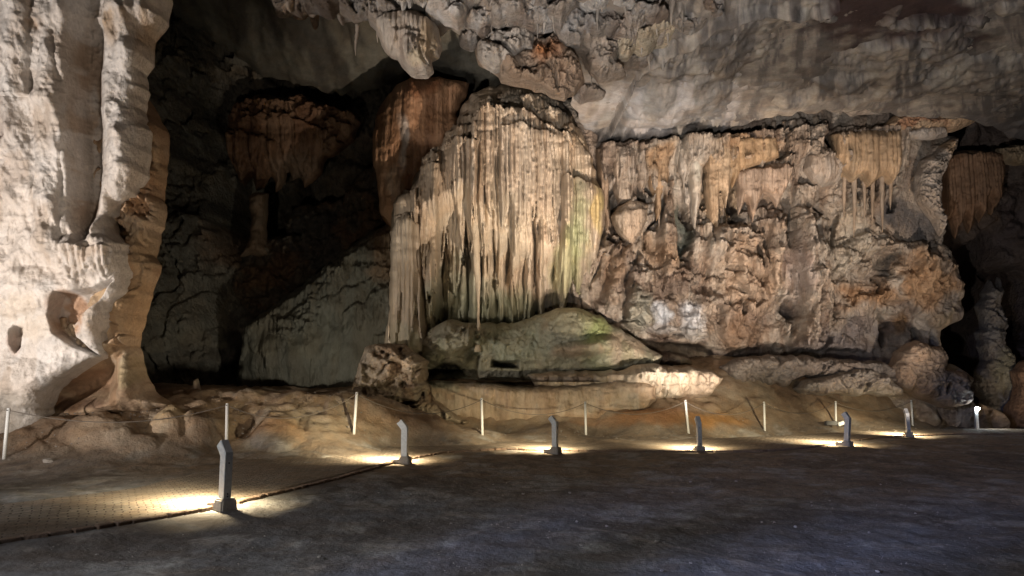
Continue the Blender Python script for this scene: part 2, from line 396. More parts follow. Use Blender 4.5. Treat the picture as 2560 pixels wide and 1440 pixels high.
def body(name, poly, Y, thick, w, fn, mat, step=3.0, parent=None, craggy=4, seed=1, back=0.5, powr=2.0, up=0.0, hdir=None):
    """solid rock mass from an outline: front and back skins at real depth, joined along the rim.
    Y: number or function(px,py); thick: metres the middle stands in front of the rim plane; w: px over which the rim rounds"""
    poly = refine(poly, craggy, seed) if craggy else poly
    P = np.array(poly); x0, y0 = P.min(0) - step * 2; x1, y1 = P.max(0) + step * 2
    nx, ny = int((x1 - x0) / step) + 1, int((y1 - y0) / step) + 1
    gx, gy = np.meshgrid(x0 + np.arange(nx) * step, y0 + np.arange(ny) * step)
    d, qx, qy = polydist(gx, gy, poly)
    near = (d < 0) & (d > -step * 1.5)
    ok = (d >= 0) | near
    gx = np.where(near, qx, gx); gy = np.where(near, qy, gy); dd = np.clip(d, 0, None)
    Yb = Y(gx, gy) if callable(Y) else np.full(gx.shape, float(Y))
    X, YY, Z = at(gx, gy, Yb)
    r = Relief(gx, gy, X, Z, seed * 13)
    r.d = dd
    fn(r)
    r.H += r.mic[2] * ridged(X * r.mic[0], Z * r.mic[1], None, 4, seed + 5) + 0.012 * vnoise(X * 14, Z * 14 * r.mic[1] / r.mic[0], None, seed)
    q = np.clip(dd / w, 0, 1); T = thick * np.power(1 - (1 - q) ** powr, 1 / powr)
    edge = np.clip(dd / (step * 3), 0, 1)
    h = T + r.H * edge * (1 if hdir is None else -hdir[0])
    Yf = YY - h
    # keep each design point on its survey ray so outlines stay true while depth varies
    Xf, Yf2, Zf = at(gx, gy, Yf)
    Xf = X * 0.5 + Xf * 0.5; Zf = Z * 0.5 + Zf * 0.5 + up * T + (0 if hdir is None else r.H * edge * hdir[1])
    Xb, Ybk, Zb = X, YY + T * back + 0.02, Z + 0
    idx = -np.ones(gx.shape, int); k = int(ok.sum()); idx[ok] = np.arange(k)
    a, b, c, e = idx[:-1, :-1], idx[:-1, 1:], idx[1:, 1:], idx[1:, :-1]
    f = (a >= 0) & (b >= 0) & (c >= 0) & (e >= 0) & ((d[:-1, :-1] > 0) | (d[:-1, 1:] > 0) | (d[1:, 1:] > 0) | (d[1:, :-1] > 0))
    F = np.stack([e[f], c[f], b[f], a[f]], 1)
    vf = np.stack([Xf[ok], Yf[ok], Zf[ok]], 1)
    cols = np.clip(r.C[ok], 0.003, 0.9)
    # coarse back skin shares the rim
    isrim = near[ok] | (dd[ok] < step * 0.9)
    vb = np.stack([Xb[ok], Ybk[ok], Zb[ok]], 1)
    verts = np.vstack([vf, vb]); cols = np.vstack([cols, cols])
    FB = F[:, ::-1] + k
    # weld rim: bridge boundary edges
    E = np.vstack([F[:, [0, 1]], F[:, [1, 2]], F[:, [2, 3]], F[:, [3, 0]]])
    key = np.sort(E, 1); kk = key[:, 0].astype(np.int64) * (2 * k) + key[:, 1]
    u, inv, cnt = np.unique(kk, return_inverse=True, return_counts=True)
    be = E[cnt[inv] == 1]
    FR = np.stack([be[:, 1], be[:, 0], be[:, 0] + k, be[:, 1] + k], 1)
    return link_mesh(name, verts, np.vstack([F, FB, FR]), mat, parent, cols)

def sheet(name, x0, x1, y0, y1, Yf, fn, mat, step=4.0, seed=1, parent=None, dirn=(0, -1, 0)):
    nx, ny = int((x1 - x0) / step) + 1, int((y1 - y0) / step) + 1
    gx, gy = np.meshgrid(np.linspace(x0, x1, nx), np.linspace(y0, y1, ny))
    X, YY, Z = at(gx, gy, Yf(gx, gy)); r = Relief(gx, gy, X, Z, seed * 13); fn(r)
    h = r.H
    v = np.stack([(X + dirn[0] * h).ravel(), (YY + dirn[1] * h).ravel(), (Z + dirn[2] * h).ravel()], 1)
    i = np.arange(nx * ny).reshape(ny, nx)
    F = np.stack([i[1:, :-1].ravel(), i[1:, 1:].ravel(), i[:-1, 1:].ravel(), i[:-1, :-1].ravel()], 1)
    return link_mesh(name, v, F, mat, parent, np.clip(r.C.reshape(-1, 3), 0.003, 0.9))

def tube(pts, rad, sides=10, wob=0.0, seed=0):
    """verts/faces of a tapered round limb along pts"""
    rnd = random.Random(seed); vs, fs = [], []; n = len(pts)
    for i, p in enumerate(pts):
        d = (Vector(pts[min(i + 1, n - 1)]) - Vector(pts[max(i - 1, 0)])).normalized()
        a = d.cross(Vector((0, 1, 0.01))).normalized(); b = d.cross(a).normalized()
        for k in range(sides):
            t = 2 * math.pi * k / sides; r = rad[i] * (1 + wob * (rnd.random() - 0.5))
            vs.append(Vector(p) + (a * math.cos(t) + b * math.sin(t)) * r)
    for i in range(n - 1):
        for k in range(sides):
            k2 = (k + 1) % sides
            fs.append((i * sides + k, i * sides + k2, (i + 1) * sides + k2, (i + 1) * sides + k))
    fs.append(tuple(range(sides))[::-1]); fs.append(tuple(range((n - 1) * sides, n * sides)))
    return vs, fs

# ================================================================== FLOOR (terrain)
GC = []   # (x, y, z) control points
def g(px, py, Y):
    a = at(px, py, Y); GC.append((float(a[0]), float(a[1]), float(a[2])))
def gz(px, py, z=0.0):
    p = on_z(px, py, z); GC.append((p.x, p.y, z))
for px in (-300, 300, 900, 1500, 2100, 2800):
    for py in (2600, 1440, 1330): gz(px, py, -0.03)
for px in (1200, 1600, 2000, 2560): gz(px, 1210, -0.03)
for px, py in ((560, 1290), (300, 1300), (1012, 1168), (1388, 1140), (1748, 1137), (2118, 1122), (2272, 1098), (2443, 1070), (2600, 1080), (0, 1345), (800, 1200), (1200, 1122)): gz(px, py, 0.0)
for px, py in ((560, 1170), (850, 1100), (1200, 1092), (1500, 1092), (1800, 1090), (2000, 1080), (300, 1230), (0, 1230)): gz(px, py, 0.03)
g(10, 1145, 14.8); g(-200, 1180, 14.0); g(200, 1130, 15.0); g(350, 1140, 15.0); g(566, 1115, 16.5); g(885, 1082, 18.0); g(1205, 1087, 20.2); g(1464, 1087, 21.3); g(1722, 1082, 22); g(1912, 1077, 24); g(2090, 1060, 26); g(2281, 1064, 28)
# mound behind the rope
g(150, 1060, 16.0); g(300, 1030, 16.8); g(450, 1000, 18.0); g(600, 985, 19.0); g(750, 985, 19.5); g(860, 990, 20); g(420, 1080, 16.2); g(700, 1040, 18.0)
g(450, 985, 22); g(700, 982, 24); g(560, 975, 30); g(850, 975, 30); g(400, 975, 34)
g(960, 1000, 20.4); g(1050, 1040, 20.6); g(1200, 1070, 20.9); g(1400, 1072, 21.9); g(1600, 1060, 22.4); g(1600, 1010, 23.6)
g(1100, 960, 25); g(1300, 955, 25.5); g(1500, 945, 26.5)
g(1750, 1010, 23.8); g(1750, 1060, 22.8); g(1900, 1020, 25.2); g(1850, 985, 25.4); g(1900, 930, 27.5); g(1700, 900, 28.5); g(1900, 890, 29.5); g(2200, 888, 30.5)
g(2100, 1010, 27.2); g(2100, 985, 28); g(2200, 1000, 28.5); g(2300, 1040, 29); g(2400, 1060, 30); g(2420, 1050, 32); g(2520, 1062, 34); g(2700, 1065, 33); g(2700, 1060, 40)
for a_ in (0, 250, 520, 700, 850, 985, 1100, 1250, 1560, 1900, 2010, 2100, 2180, 2400, 2700): gz(a_, float(np.interp(a_, [0, 250, 520, 700, 850, 985, 1100, 1250, 1560, 1900, 2010, 2100, 2180, 2270, 2400, 2700], [1348, 1312, 1268, 1226, 1190, 1152, 1130, 1121, 1127, 1126, 1118, 1104, 1094, 1088, 1084, 1084])) + 5, 0.02)
for a_, b_ in ((2200, 1080), (2300, 1077), (2500, 1077), (2010, 1100), (1900, 1108), (1560, 1110), (1250, 1108), (985, 1120), (700, 1170)): gz(a_, b_, 0.03)
ground = rbf(GC)
NEAR_LINE = [(-900, 1480), (-300, 1400), (0, 1348), (250, 1312), (520, 1268), (700, 1226), (850, 1190), (985, 1152), (1100, 1130), (1250, 1121), (1390, 1124), (1560, 1127), (1750, 1127), (1900, 1126), (2010, 1118), (2100, 1104), (2180, 1094), (2270, 1088), (2400, 1084), (2700, 1084)]
def build_floor():
    px = np.arange(-420, 3000, 5.0); ys = [2.0]
    while ys[-1] < 42: ys.append(ys[-1] * (1.0062 if ys[-1] > 6 else 1.02))
    ys = np.array(ys); U, YY = np.meshgrid((px - 1280) / FPX, ys)
    X = U * YY * 1.02
    Z0 = ground(X, YY)
    X0, Y0 = X, YY
    PX, PY = proj(X, YY, Z0)
    up = sstep(0.10, 0.6, Z0)                       # 0 on the walked floor, 1 on the rocky mound
    z = Z0 + 0.012 * fbm(X * 1.5, YY * 1.5, None, 5, 3) + 0.02 * fbm(X * 0.4, YY * 0.4, None, 3, 4) * (YY > 6)
    z = z + up * (0.20 * fbm(X * 0.45, YY * 0.45, None, 4, 7) + 0.08 * (ridged(X * 0.7, YY * 0.9, None, 4, 9) - 0.4))
    wd, wi = worley(X * 0.8 + 0.5 * fbm(X, YY, None, 2, 5), YY * 0.7, 12)
    z = z + up * 0.10 * (np.sqrt(np.clip(1 - wd * wd * 1.4, 0, 1)) - 0.5) * wi
    q1 = fbm(X * .9, YY * .9, None, 4, 61); tt = z * 2.2 + YY * .9 + 1.3 * fbm(X * .6, YY * .6, None, 5, 62); sw = tt - np.floor(tt); z = z + up * .07 * sw * (1 - sstep(.7, 1, sw)) - up * .05 * np.exp(-(np.abs(q1) / .08) ** 2) + up * .04 * fbm(X * 4, YY * 4, None, 4, 63)
    # shallow scrapes and scuffs of the near floor
    sc = (1 - up) * sstep(4, 8, YY)
    z = z + sc * (0.035 * (ridged(X * 0.8, YY * 0.8, None, 5, 15) - 0.5) + 0.02 * fbm(X * 3, YY * 3, None, 4, 16)) * sstep(.2, .5, Z0 * 0 + 1)
    nl = [(on_z(a_, b_, 0.05).x, on_z(a_, b_, 0.05).y) for a_, b_ in NEAR_LINE]; kd, _, _ = polydist(X, YY, nl + nl[::-1]); kd = np.abs(kd)
    z = z * sstep(.05, .8, kd) + 0.028 * (1 - sstep(.05, .8, kd))
    # named rocks in the bank
    for (cx, cy, rx, ry, am) in ((690, 1085, 70, 45, .18), (430, 1065, 60, 25, .30), (250, 1075, 100, 40, .3), (520, 1080, 60, 35, .25), (330, 1110, 70, 22, .15), (620, 1065, 45, 30, -.12)):
        z = z + am * np.clip(1 - ((PX - cx) / rx) ** 2 - ((PY - cy) / ry) ** 2, 0, 1) ** 0.6
    C = np.zeros(X.shape + (3,)) + np.array((0.30, 0.245, 0.19))
    def mixc(m, c, k=1):
        nonlocal C; m = (m * k)[..., None]; C = C * (1 - m) + np.array(c) * m
    near = 1 - sstep(9.5, 13.5, YY + 0.25 * X + fbm(X * .5, YY * .5, None, 3, 2))
    mixc(near, (0.22, 0.22, 0.225))
    mixc(sstep(-0.05, 0.5, fbm(X * 0.8, YY * 0.8, None, 5, 31)), (0.14, 0.115, 0.095), 0.6)
    mixc(sstep(0.0, 0.5, fbm(X * 1.6, YY * 1.6, None, 6, 37, .65)) * (1 - up), (0.42, 0.41, 0.39), 0.7); mixc(sstep(0.0, 0.5, fbm(X * 5, YY * 5, None, 4, 38, .65)) * (1 - up), (0.12, 0.11, 0.105), 0.5)
    mixc(up, (0.42, 0.31, 0.21), 0.75)
    mixc(up * sstep(0.0, 0.4, fbm(X * 0.7, YY * 0.7, None, 5, 41)), (0.22, 0.15, 0.10), 0.7)
    mixc(up * sstep(0.2, 0.5, fbm(X * 0.9, YY * 0.9, None, 5, 43)), (0.50, 0.42, 0.32), 0.6)
    for (cx, cy, rx, ry, c, k) in ((1640, 1045, 150, 28, (0.44, 0.23, 0.11), .75), (1780, 1050, 120, 26, (0.5, 0.27, 0.10), .8), (430, 1065, 60, 26, (0.50, 0.38, 0.22), .8), (690, 1085, 90, 30, (0.45, 0.27, 0.14), .6), (1500, 1060, 120, 15, (0.45, 0.26, 0.14), .5)):
        d = np.sqrt(((PX - cx) / rx) ** 2 + ((PY - cy) / ry) ** 2) + 0.3 * fbm(X * 1.5, YY * 1.5, None, 4, 8)
        mixc(1 - sstep(0.4, 1.0, d), c, k)
    # pale scuffed line of dust across the near floor
    ax, ay = [on_z(p, q, 0) for p, q in ((1430, 1305), (1990, 1432))]
    ex, ey = ay.x - ax.x, ay.y - ax.y; L2 = ex * ex + ey * ey
    t = np.clip(((X - ax.x) * ex + (YY - ax.y) * ey) / L2, 0, 1)
    dd = np.hypot(X - ax.x - t * ex, YY - ax.y - t * ey) + 0.035 * fbm(X * 4, YY * 4, None, 4, 5)
    mixc(1 - sstep(0.02, 0.07, dd), (0.42, 0.40, 0.37), 0.7)
    v = np.stack([X0.ravel(), Y0.ravel(), z.ravel()], 1); ny, nx = X.shape
    i = np.arange(nx * ny).reshape(ny, nx)
    F = np.stack([i[:-1, :-1].ravel(), i[:-1, 1:].ravel(), i[1:, 1:].ravel(), i[1:, :-1].ravel()], 1)
    o = link_mesh('cave_floor', v, F, M['sand'], None, np.clip(C.reshape(-1, 3), 0.01, 0.9))
    tag(o, 'trodden sandy floor of the cave rising to a rocky bank', None, None, 'structure')
    return o
build_floor()

# ------------------------------------------------------------------ paved path
NEAR = [(-900, 1480), (-300, 1400), (0, 1348), (250, 1312), (520, 1268), (700, 1226), (850, 1190), (985, 1152), (1100, 1130), (1250, 1121), (1390, 1124), (1560, 1127), (1750, 1127), (1900, 1126), (2010, 1118), (2100, 1104), (2180, 1094), (2270, 1088), (2400, 1084), (2700, 1084)]
FAR = [(-700, 1300), (-200, 1270), (100, 1240), (350, 1208), (520, 1165), (640, 1132), (760, 1106), (860, 1092), (960, 1087), (1080, 1089), (1200, 1092), (1390, 1094), (1560, 1094), (1750, 1092), (1900, 1088), (2010, 1083), (2110, 1078), (2200, 1074), (2300, 1071), (2420, 1070), (2700, 1070)]
PATHZ = 0.055
def resample(pts, n):
    P = [on_z(a, b, PATHZ) for a, b in pts]; d = [0]
    for a, b in zip(P, P[1:]): d.append(d[-1] + (b - a).length)
    t = np.linspace(0, d[-1], n * 4); x = np.interp(t, d, [p.x for p in P]); y = np.interp(t, d, [p.y for p in P])
    for _ in range(12):
        x[1:-1] = (x[:-2] + x[1:-1] * 2 + x[2:]) / 4; y[1:-1] = (y[:-2] + y[1:-1] * 2 + y[2:]) / 4
    return x[::4], y[::4]
def brick_mat():
    m = rock_mat('paving_bricks', tint=False, base=(0.36, 0.29, 0.22), bump=0.35, scale=2.5, rough=0.8)
    nt = m.node_tree; N = nt.nodes; L = nt.links
    tc = N.new('ShaderNodeUVMap'); tc.uv_map = 'run'
    br = N.new('ShaderNodeTexBrick'); br.inputs['Scale'].default_value = 1.0
    br.inputs['Brick Width'].default_value = 0.20; br.inputs['Row Height'].default_value = 0.10; br.inputs['Mortar Size'].default_value = 0.012
    br.inputs['Mortar Smooth'].default_value = 0.4
    br.inputs['Color1'].default_value = (0.38, 0.33, 0.27, 1); br.inputs['Color2'].default_value = (0.25, 0.21, 0.175, 1); br.inputs['Mortar'].default_value = (0.09, 0.072, 0.058, 1)
    wv = N.new('ShaderNodeTexNoise'); wv.inputs['Scale'].default_value = 3; av = N.new('ShaderNodeVectorMath'); av.operation = 'MULTIPLY_ADD'
    av.inputs[1].default_value = (0.09, 0.09, 0); L.new(tc.outputs[0], wv.inputs['Vector']); L.new(wv.outputs['Color'], av.inputs[0]); L.new(tc.outputs[0], av.inputs[2])
    L.new(av.outputs[0], br.inputs['Vector'])
    # sand drifts over the bricks
    geo = N.new('ShaderNodeNewGeometry'); nz = N.new('ShaderNodeTexNoise'); nz.inputs['Scale'].default_value = 0.8; nz.inputs['Detail'].default_value = 5
    L.new(geo.outputs['Position'], nz.inputs['Vector'])
    mr = N.new('ShaderNodeMapRange'); mr.inputs['From Min'].default_value = 0.40; mr.inputs['From Max'].default_value = 0.62; mr.inputs['To Max'].default_value = 0.6
    L.new(nz.outputs['Fac'], mr.inputs['Value'])
    mix = N.new('ShaderNodeMix'); mix.data_type = 'RGBA'; mix.inputs['B'].default_value = (0.30, 0.24, 0.18, 1)
    L.new(mr.outputs[0], mix.inputs['Factor']); L.new(br.outputs['Color'], mix.inputs['A'])
    ru = [n for n in N if n.type == 'MIX' and n.blend_type == 'MULTIPLY'][0]
    L.new(mix.outputs['Result'], ru.inputs['A'])
    b = N['Principled BSDF']; bp0 = [n for n in N if n.type == 'BUMP'][0]
    bp = N.new('ShaderNodeBump'); bp.inputs['Strength'].default_value = 0.9; bp.inputs['Distance'].default_value = 0.02; bp.invert = True
    L.new(br.outputs['Fac'], bp.inputs['Height']); L.new(bp0.outputs[0], bp.inputs['Normal']); L.new(bp.outputs[0], b.inputs['Normal'])
    return m
def build_path():
    n = 260; ax, ay = resample(NEAR, n); bx, by = resample(FAR, n); k = 22
    vs, uv = [], []; s = 0
    for i in range(n):
        if i: s += math.hypot(ax[i] - ax[i - 1], ay[i] - ay[i - 1])
        wid = math.hypot(bx[i] - ax[i], by[i] - ay[i])
        for j in range(k):
            t = j / (k - 1); x = ax[i] + (bx[i] - ax[i]) * t; y = ay[i] + (by[i] - ay[i]) * t
            z = max(PATHZ, float(GZ(x, y)) + 0.012) if False else PATHZ
            vs.append((x, y, z + 0.006 * math.sin(x * 3 + y * 2))); uv.append((s, t * wid))
    vs = [(v[0], v[1], v[2] if (idx % k) < k - 3 else v[2] - 0.02 * ((idx % k) - k + 4)) for idx, v in enumerate(vs)]
    fs = [(i * k + j, (i + 1) * k + j, (i + 1) * k + j + 1, i * k + j + 1) for i in range(n - 1) for j in range(k - 1)]
    # skirt at the near edge
    base = len(vs)
    for i in range(n): vs.append((vs[i * k][0], vs[i * k][1] - 0.0, -0.2)); uv.append((uv[i * k][0], -0.1))
    for i in range(n - 1): fs.append((base + i, base + i + 1, (i + 1) * k, i * k))
    me = bpy.data.meshes.new('paved_path'); me.from_pydata(vs, [], fs)
    ul = me.uv_layers.new(name='run')
    for lp in me.loops: ul.data[lp.index].uv = uv[lp.vertex_index]
    me.materials.append(brick_mat()); o = bpy.data.objects.new('paved_path', me); COL.objects.link(o)
    for p in me.polygons: p.use_smooth = True
    tag(o, 'sandy brick paved path curving between the bollards and the bank', None, None, 'structure')
    # kerb: a soldier course of worn bricks
    bm = bmesh.new(); rnd = random.Random(4); s = 0; nxt = 0
    for i in range(1, n):
        dx, dy = ax[i] - ax[i - 1], ay[i] - ay[i - 1]; L = math.hypot(dx, dy); u = Vector((dx / L, dy / L, 0)); nrm = Vector((u.y, -u.x, 0))
        while nxt < s + L:
            f = (nxt - s) / L; p = Vector((ax[i - 1] + dx * f, ay[i - 1] + dy * f, 0)); ln = rnd.uniform(0.19, 0.24)
            g0 = 0.0
            r = bmesh.ops.create_cube(bm, size=1.0)['verts']
            z1 = PATHZ + rnd.uniform(0.004, 0.02); z0 = -0.25; tw = rnd.uniform(-0.04, 0.04)
            for v in r:
                q = p + u * (v.co.x * (ln - 0.015)) + nrm * (v.co.y * 0.10 + 0.05 + v.co.x * tw); q.z = z1 if v.co.z > 0 else z0; v.co = q
            nxt += ln
        s += L
    bmesh.ops.bevel(bm, geom=[e for e in bm.edges], offset=0.008, segments=1, affect='EDGES')
    k_ = from_bm('kerb', bm, rock_mat('kerb_brick', tint=False, base=(0.30, 0.22, 0.17), scale=4, rough=0.85))
    tag(k_, 'low brick kerb along the near edge of the paved path', None, None, 'structure')
build_path()

# ================================================================== WALLS BEHIND
def far_left(r):
    r.base((0.19, 0.175, 0.14)); r.rough(0.6, 0.35, 5, 0.3, 0.5); r.crag(.55, .7, 1, .35, 1, .4); r.crag(.14, 2.0, 1, .5, .8, .5); r.scatter(60, (400, 60, 620, 900), (.1, .3), (20, 60), (40, 140), (.1, .2), 29); r.scatter(30, (400, 60, 1000, 700), (.1, .4), (25, 80), (30, 110), (.1, .2), 9); r.slots(40, (380, 100, 1000, 900), (.3, 1.2), (6, 20), (10, 50), 3)
    r.blob(520, 600, 120, 300, 1.6); r.blob(470, 230, 110, 220, 1.5); r.blob(840, 350, 120, 60, 0.9); r.blob(860, 450, 90, 70, 1.2)
    r.blob(430, 820, 90, 140, 1.5); r.blob(530, 850, 60, 120, 1.2); r.dome(470, 900, 40, 50, .6)
    r.dent([(590, 470), (780, 470), (790, 560), (700, 660), (600, 640), (560, 560)], 2.5, 40)
    r.mottle((0.23, 0.19, 0.13), 0.6, 0.5, 0.1); r.mottle((0.05, 0.045, 0.035), 0.8, 0.9, 0.1, 4); r.paint(700, 640, 200, 90, (0.20, 0.13, 0.08), .8)
    r.paint(850, 340, 110, 50, (0.25, 0.2, 0.15), .7)
yl = rbf([(350, -200, 26), (350, 400, 27), (350, 1100, 24), (600, 0, 31), (600, 400, 34), (600, 900, 31), (900, -100, 33), (900, 400, 35), (900, 1000, 33), (1250, 200, 34), (1250, 900, 34)])
tag(sheet('cave_wall', -260, 1300, -250, 1010, yl, far_left, M['rock'], 4, 3), 'dark mottled back wall of the left chamber', None, None, 'structure')

def back_ceiling(r):
    r.base((0.13, 0.12, 0.095)); r.rough(0.5, 0.3, 5, 0.3, 0.4); r.mottle((0.035, 0.03, 0.025), 0.7, 0.5); r.knobs(0.15, 0.9)
tag(body('cave_ceiling', [(380, -500), (1500, -500), (1500, 210), (1190, 240), (1080, 200), (960, 215), (850, 235), (760, 215), (660, 190), (610, 150), (560, 120), (500, 70), (440, 40), (400, 0)],
         lambda a, b: 30 - 0.018 * (200 - b).clip(-100, 700), 1.5, 120, back_ceiling, M['ceil'], 5, None, 6, 5, hdir=(-0.5, -0.8)), 'dark low ceiling over the left chamber', None, None, 'structure')

# brown hanging cluster
def brown_cluster(r):
    r.base((0.22, 0.13, 0.075)); r.rough(0.15, 0.8, 4)
    r.crag(.5, .8, (1 - sstep(290, 330, r.py)) + sstep(800, 840, r.px)); r.curtain([(570, 330), (640, 300), (720, 290), (830, 330)], [(570, 460), (650, 500), (720, 470), (830, 480)], 0.5, 0.15, 0.5, 0.2); r.curtain([(560, 350), (620, 330), (700, 360)], [(560, 440), (620, 480), (700, 460)], 0.4, 0.13, 0.5, 0.2)
    r.curtain([(590, 262), (650, 250), (760, 262)], [(590, 330), (760, 320)], 0.35, 0.14, 0.3)
    r.streaks((0.14, 0.07, 0.035), 0.7, 1.8, 0.3); r.paint(730, 430, 70, 50, (0.22, 0.16, 0.11), .7)
th = empty('stalactite_cluster', V(690, 300, 30), 'dark brown fluted stalactite cluster hanging in the shadowy left chamber', 'stalactites')
body('drapery', [(566, 335), (574, 292), (596, 262), (622, 250), (650, 236), (700, 246), (760, 240), (820, 268), (880, 276), (905, 305), (886, 352), (850, 380), (818, 396), (800, 440), (782, 455), (765, 470), (752, 440), (735, 452), (722, 420), (705, 470), (690, 478), (680, 440), (660, 470), (645, 478), (630, 440), (612, 468), (596, 452), (580, 400)], 32.2, .8, 50, brown_cluster, M['flow'], 3, th, 4, 7)
def stub(r):
    r.base((0.20, 0.14, 0.09)); r.rough(0.2, 1.2, 4); r.knobs(0.2, 2.0)
th = empty('cave_column', V(648, 600, 31), 'short squat brown column standing below the dark stalactite cluster', 'column')
body('shaft', [(622, 490), (640, 480), (668, 486), (672, 540), (668, 600), (690, 640), (600, 640), (628, 590), (626, 540)], 31, 0.6, 30, stub, M['flow'], 3, th, 4, 8)

def ledge_mass(r):
    r.base((0.15, 0.12, 0.085)); r.crag(.6, .5, 1, 1, .8, .4); r.crag(.12, 1.5, 1, 1, .6, .4); r.scatter(34, (520, 480, 960, 800), (.15, .35), (30, 90), (30, 80), (.1, .18), 9)
    r.curtain([(640, 600), (740, 590), (860, 600)], [(640, 680), (860, 660)], 0.3, 0.2, 0.4)
    r.mottle((0.22, 0.13, 0.07), 0.7, 0.8, 0.05); r.mottle((0.10, 0.10, 0.09), 0.7, 0.6, 0.1, 5)
th = empty('rock_ledge', V(700, 800, 30), 'dim brown rock ledge above the grey slope in the left chamber', 'rock ledge')
body('rock', [(505, 820), (520, 740), (570, 690), (600, 640), (660, 600), (720, 590), (710, 545), (740, 520), (850, 500), (900, 430), (960, 400), (1000, 450), (1000, 640), (900, 700), (700, 860), (640, 980), (500, 980), (490, 900)], 32.4, 1.0, 80, ledge_mass, M['rock'], 3.5, th, 6, 9)

def slope_stone(r):
    r.mic = (3, .8, .03); r.base((0.13, 0.125, 0.098)); r.curtain([(620, 800), (800, 690), (985, 570)], [(620, 860), (800, 800), (985, 700)], .12, .14, .5); r.curtain([(760, 760), (985, 680)], [(760, 840), (985, 820)], .1, .13, .5); r.rough(0.3, 0.45, 4)
    for tp, bt in (([(600, 830), (700, 760), (800, 700)], [(600, 930), (700, 930), (800, 780)]), ([(700, 800), (800, 730), (880, 640)], [(700, 850), (880, 730)]), ([(850, 650), (930, 590), (1000, 570)], [(850, 720), (1000, 720)]), ([(860, 780), (1000, 700)], [(860, 860), (1000, 800)])):
        r.curtain(tp, bt, 0.16, 0.13, 0.5, 0, flutes=0.8)
    r.blob(700, 900, 60, 80, 0.3); r.scatter(26, (620, 620, 960, 860), (.06, .16), (30, 90), (30, 90), (.1, .16), 9)
    r.blob(930, 640, 100, 80, 0.3)
    r.streaks((0.14, 0.13, 0.10), 0.6, 1.2, 0.25); r.paint(980, 620, 60, 120, (0.22, 0.14, 0.08), .7); r.paint(800, 850, 90, 90, (0.18, 0.18, 0.145), .5)
th = empty('flowstone_slope', V(800, 960, 28), 'grey green flowstone slope with a straight diagonal top edge, left of the great dome', 'flowstone')
body('rock', [(612, 812), (660, 780), (720, 735), (790, 685), (860, 628), (930, 580), (985, 552), (1060, 560), (1060, 990), (590, 990), (600, 900)], 28.4, .7, 22, slope_stone, M['flow'], 3, th, 3, 10)

def orange_bulb(r):
    r.base((0.40, 0.23, 0.13)); r.rough(0.12, 0.6, 4); r.H += 0.09 * fbm(r.x * 3.2, r.z * 0.25, None, 4, 3)
    r.curtain([(930, 260), (990, 215), (1100, 205), (1180, 220)], [(930, 520), (1000, 540), (1180, 400)], 0.12, 0.14, 0.2, 0, flutes=0.6)
    r.streaks((0.20, 0.10, 0.05), 0.7, 2.2, 0.15); r.paint(1010, 370, 22, 90, (0.55, 0.47, 0.40), .8); r.paint(1060, 220, 90, 40, (0.35, 0.16, 0.08), .8); r.paint(990, 480, 30, 70, (0.4, 0.31, 0.23), .6)
th = empty('orange_drapery', V(1050, 200, 27.5), 'big rust orange bulb of drapery hanging left behind the great dome', 'drapery')
body('curtain', [(932, 335), (944, 280), (985, 220), (1030, 198), (1100, 195), (1172, 210), (1165, 240), (1140, 290), (1180, 330), (1150, 480), (1100, 560), (1010, 620), (965, 560), (950, 530), (946, 470), (932, 400)], 28.0, 1.6, 90, orange_bulb, M['flow'], 3, th, 2, 11)

# ================================================================== LEFT PILLAR
def pillar_side(r):
    r.base((0.47, 0.34, 0.22)); r.rough(0.10, 0.8, 4, 0.12, 0.9); r.crag(.34, .8, (1 - sstep(860, 900, r.py)), .7, 1, .5); r.scatter(40, (300, 260, 410, 600), (.05, .14), (20, 60), (30, 80), (.06, .11), 4)
    r.curtain([(300, 450), (420, 445)], [(300, 600), (420, 600)], 0.14, 0.075, 0.3)
    r.curtain([(330, 330), (420, 330)], [(330, 430), (420, 440)], 0.10, 0.07, 0.3); r.curtain([(330, 260), (400, 260)], [(330, 330), (420, 335)], 0.08, 0.09, 0.3)
    r.dent([(100, 1060), (120, 960), (200, 915), (270, 880), (318, 900), (322, 960), (300, 1000), (200, 1030)], 1.3, 50, .1); r.blob(370, 660, 35, 30, .25); r.blob(330, 790, 60, 100, 0.3); r.blob(352, 940, 34, 70, .35)
    r.pits(0.03, 4)
    r.mottle((0.30, 0.20, 0.13), .6, 1.5, .05); r.mottle((0.56, 0.46, 0.35), .5, 1.2, .1, 5); r.paint(385, 500, 34, 90, (0.46, 0.27, 0.15), .6); r.paint(395, 330, 26, 60, (0.36, 0.23, 0.14), .6); r.paint(370, 640, 60, 60, (0.33, 0.24, 0.15), .7); r.paint(330, 780, 70, 120, (0.50, 0.34, 0.19), .6)
    r.paint(240, 950, 110, 50, (0.38, 0.23, 0.14), .8); r.paint(200, 1012, 110, 25, (0.16, 0.09, 0.06), .8); r.paint(345, 940, 30, 50, (0.38, 0.31, 0.18), .6); r.streaks((0.25, 0.14, 0.07), .5, 5, 1)  # darkest strip is shadow under the overhang, painted into the colour
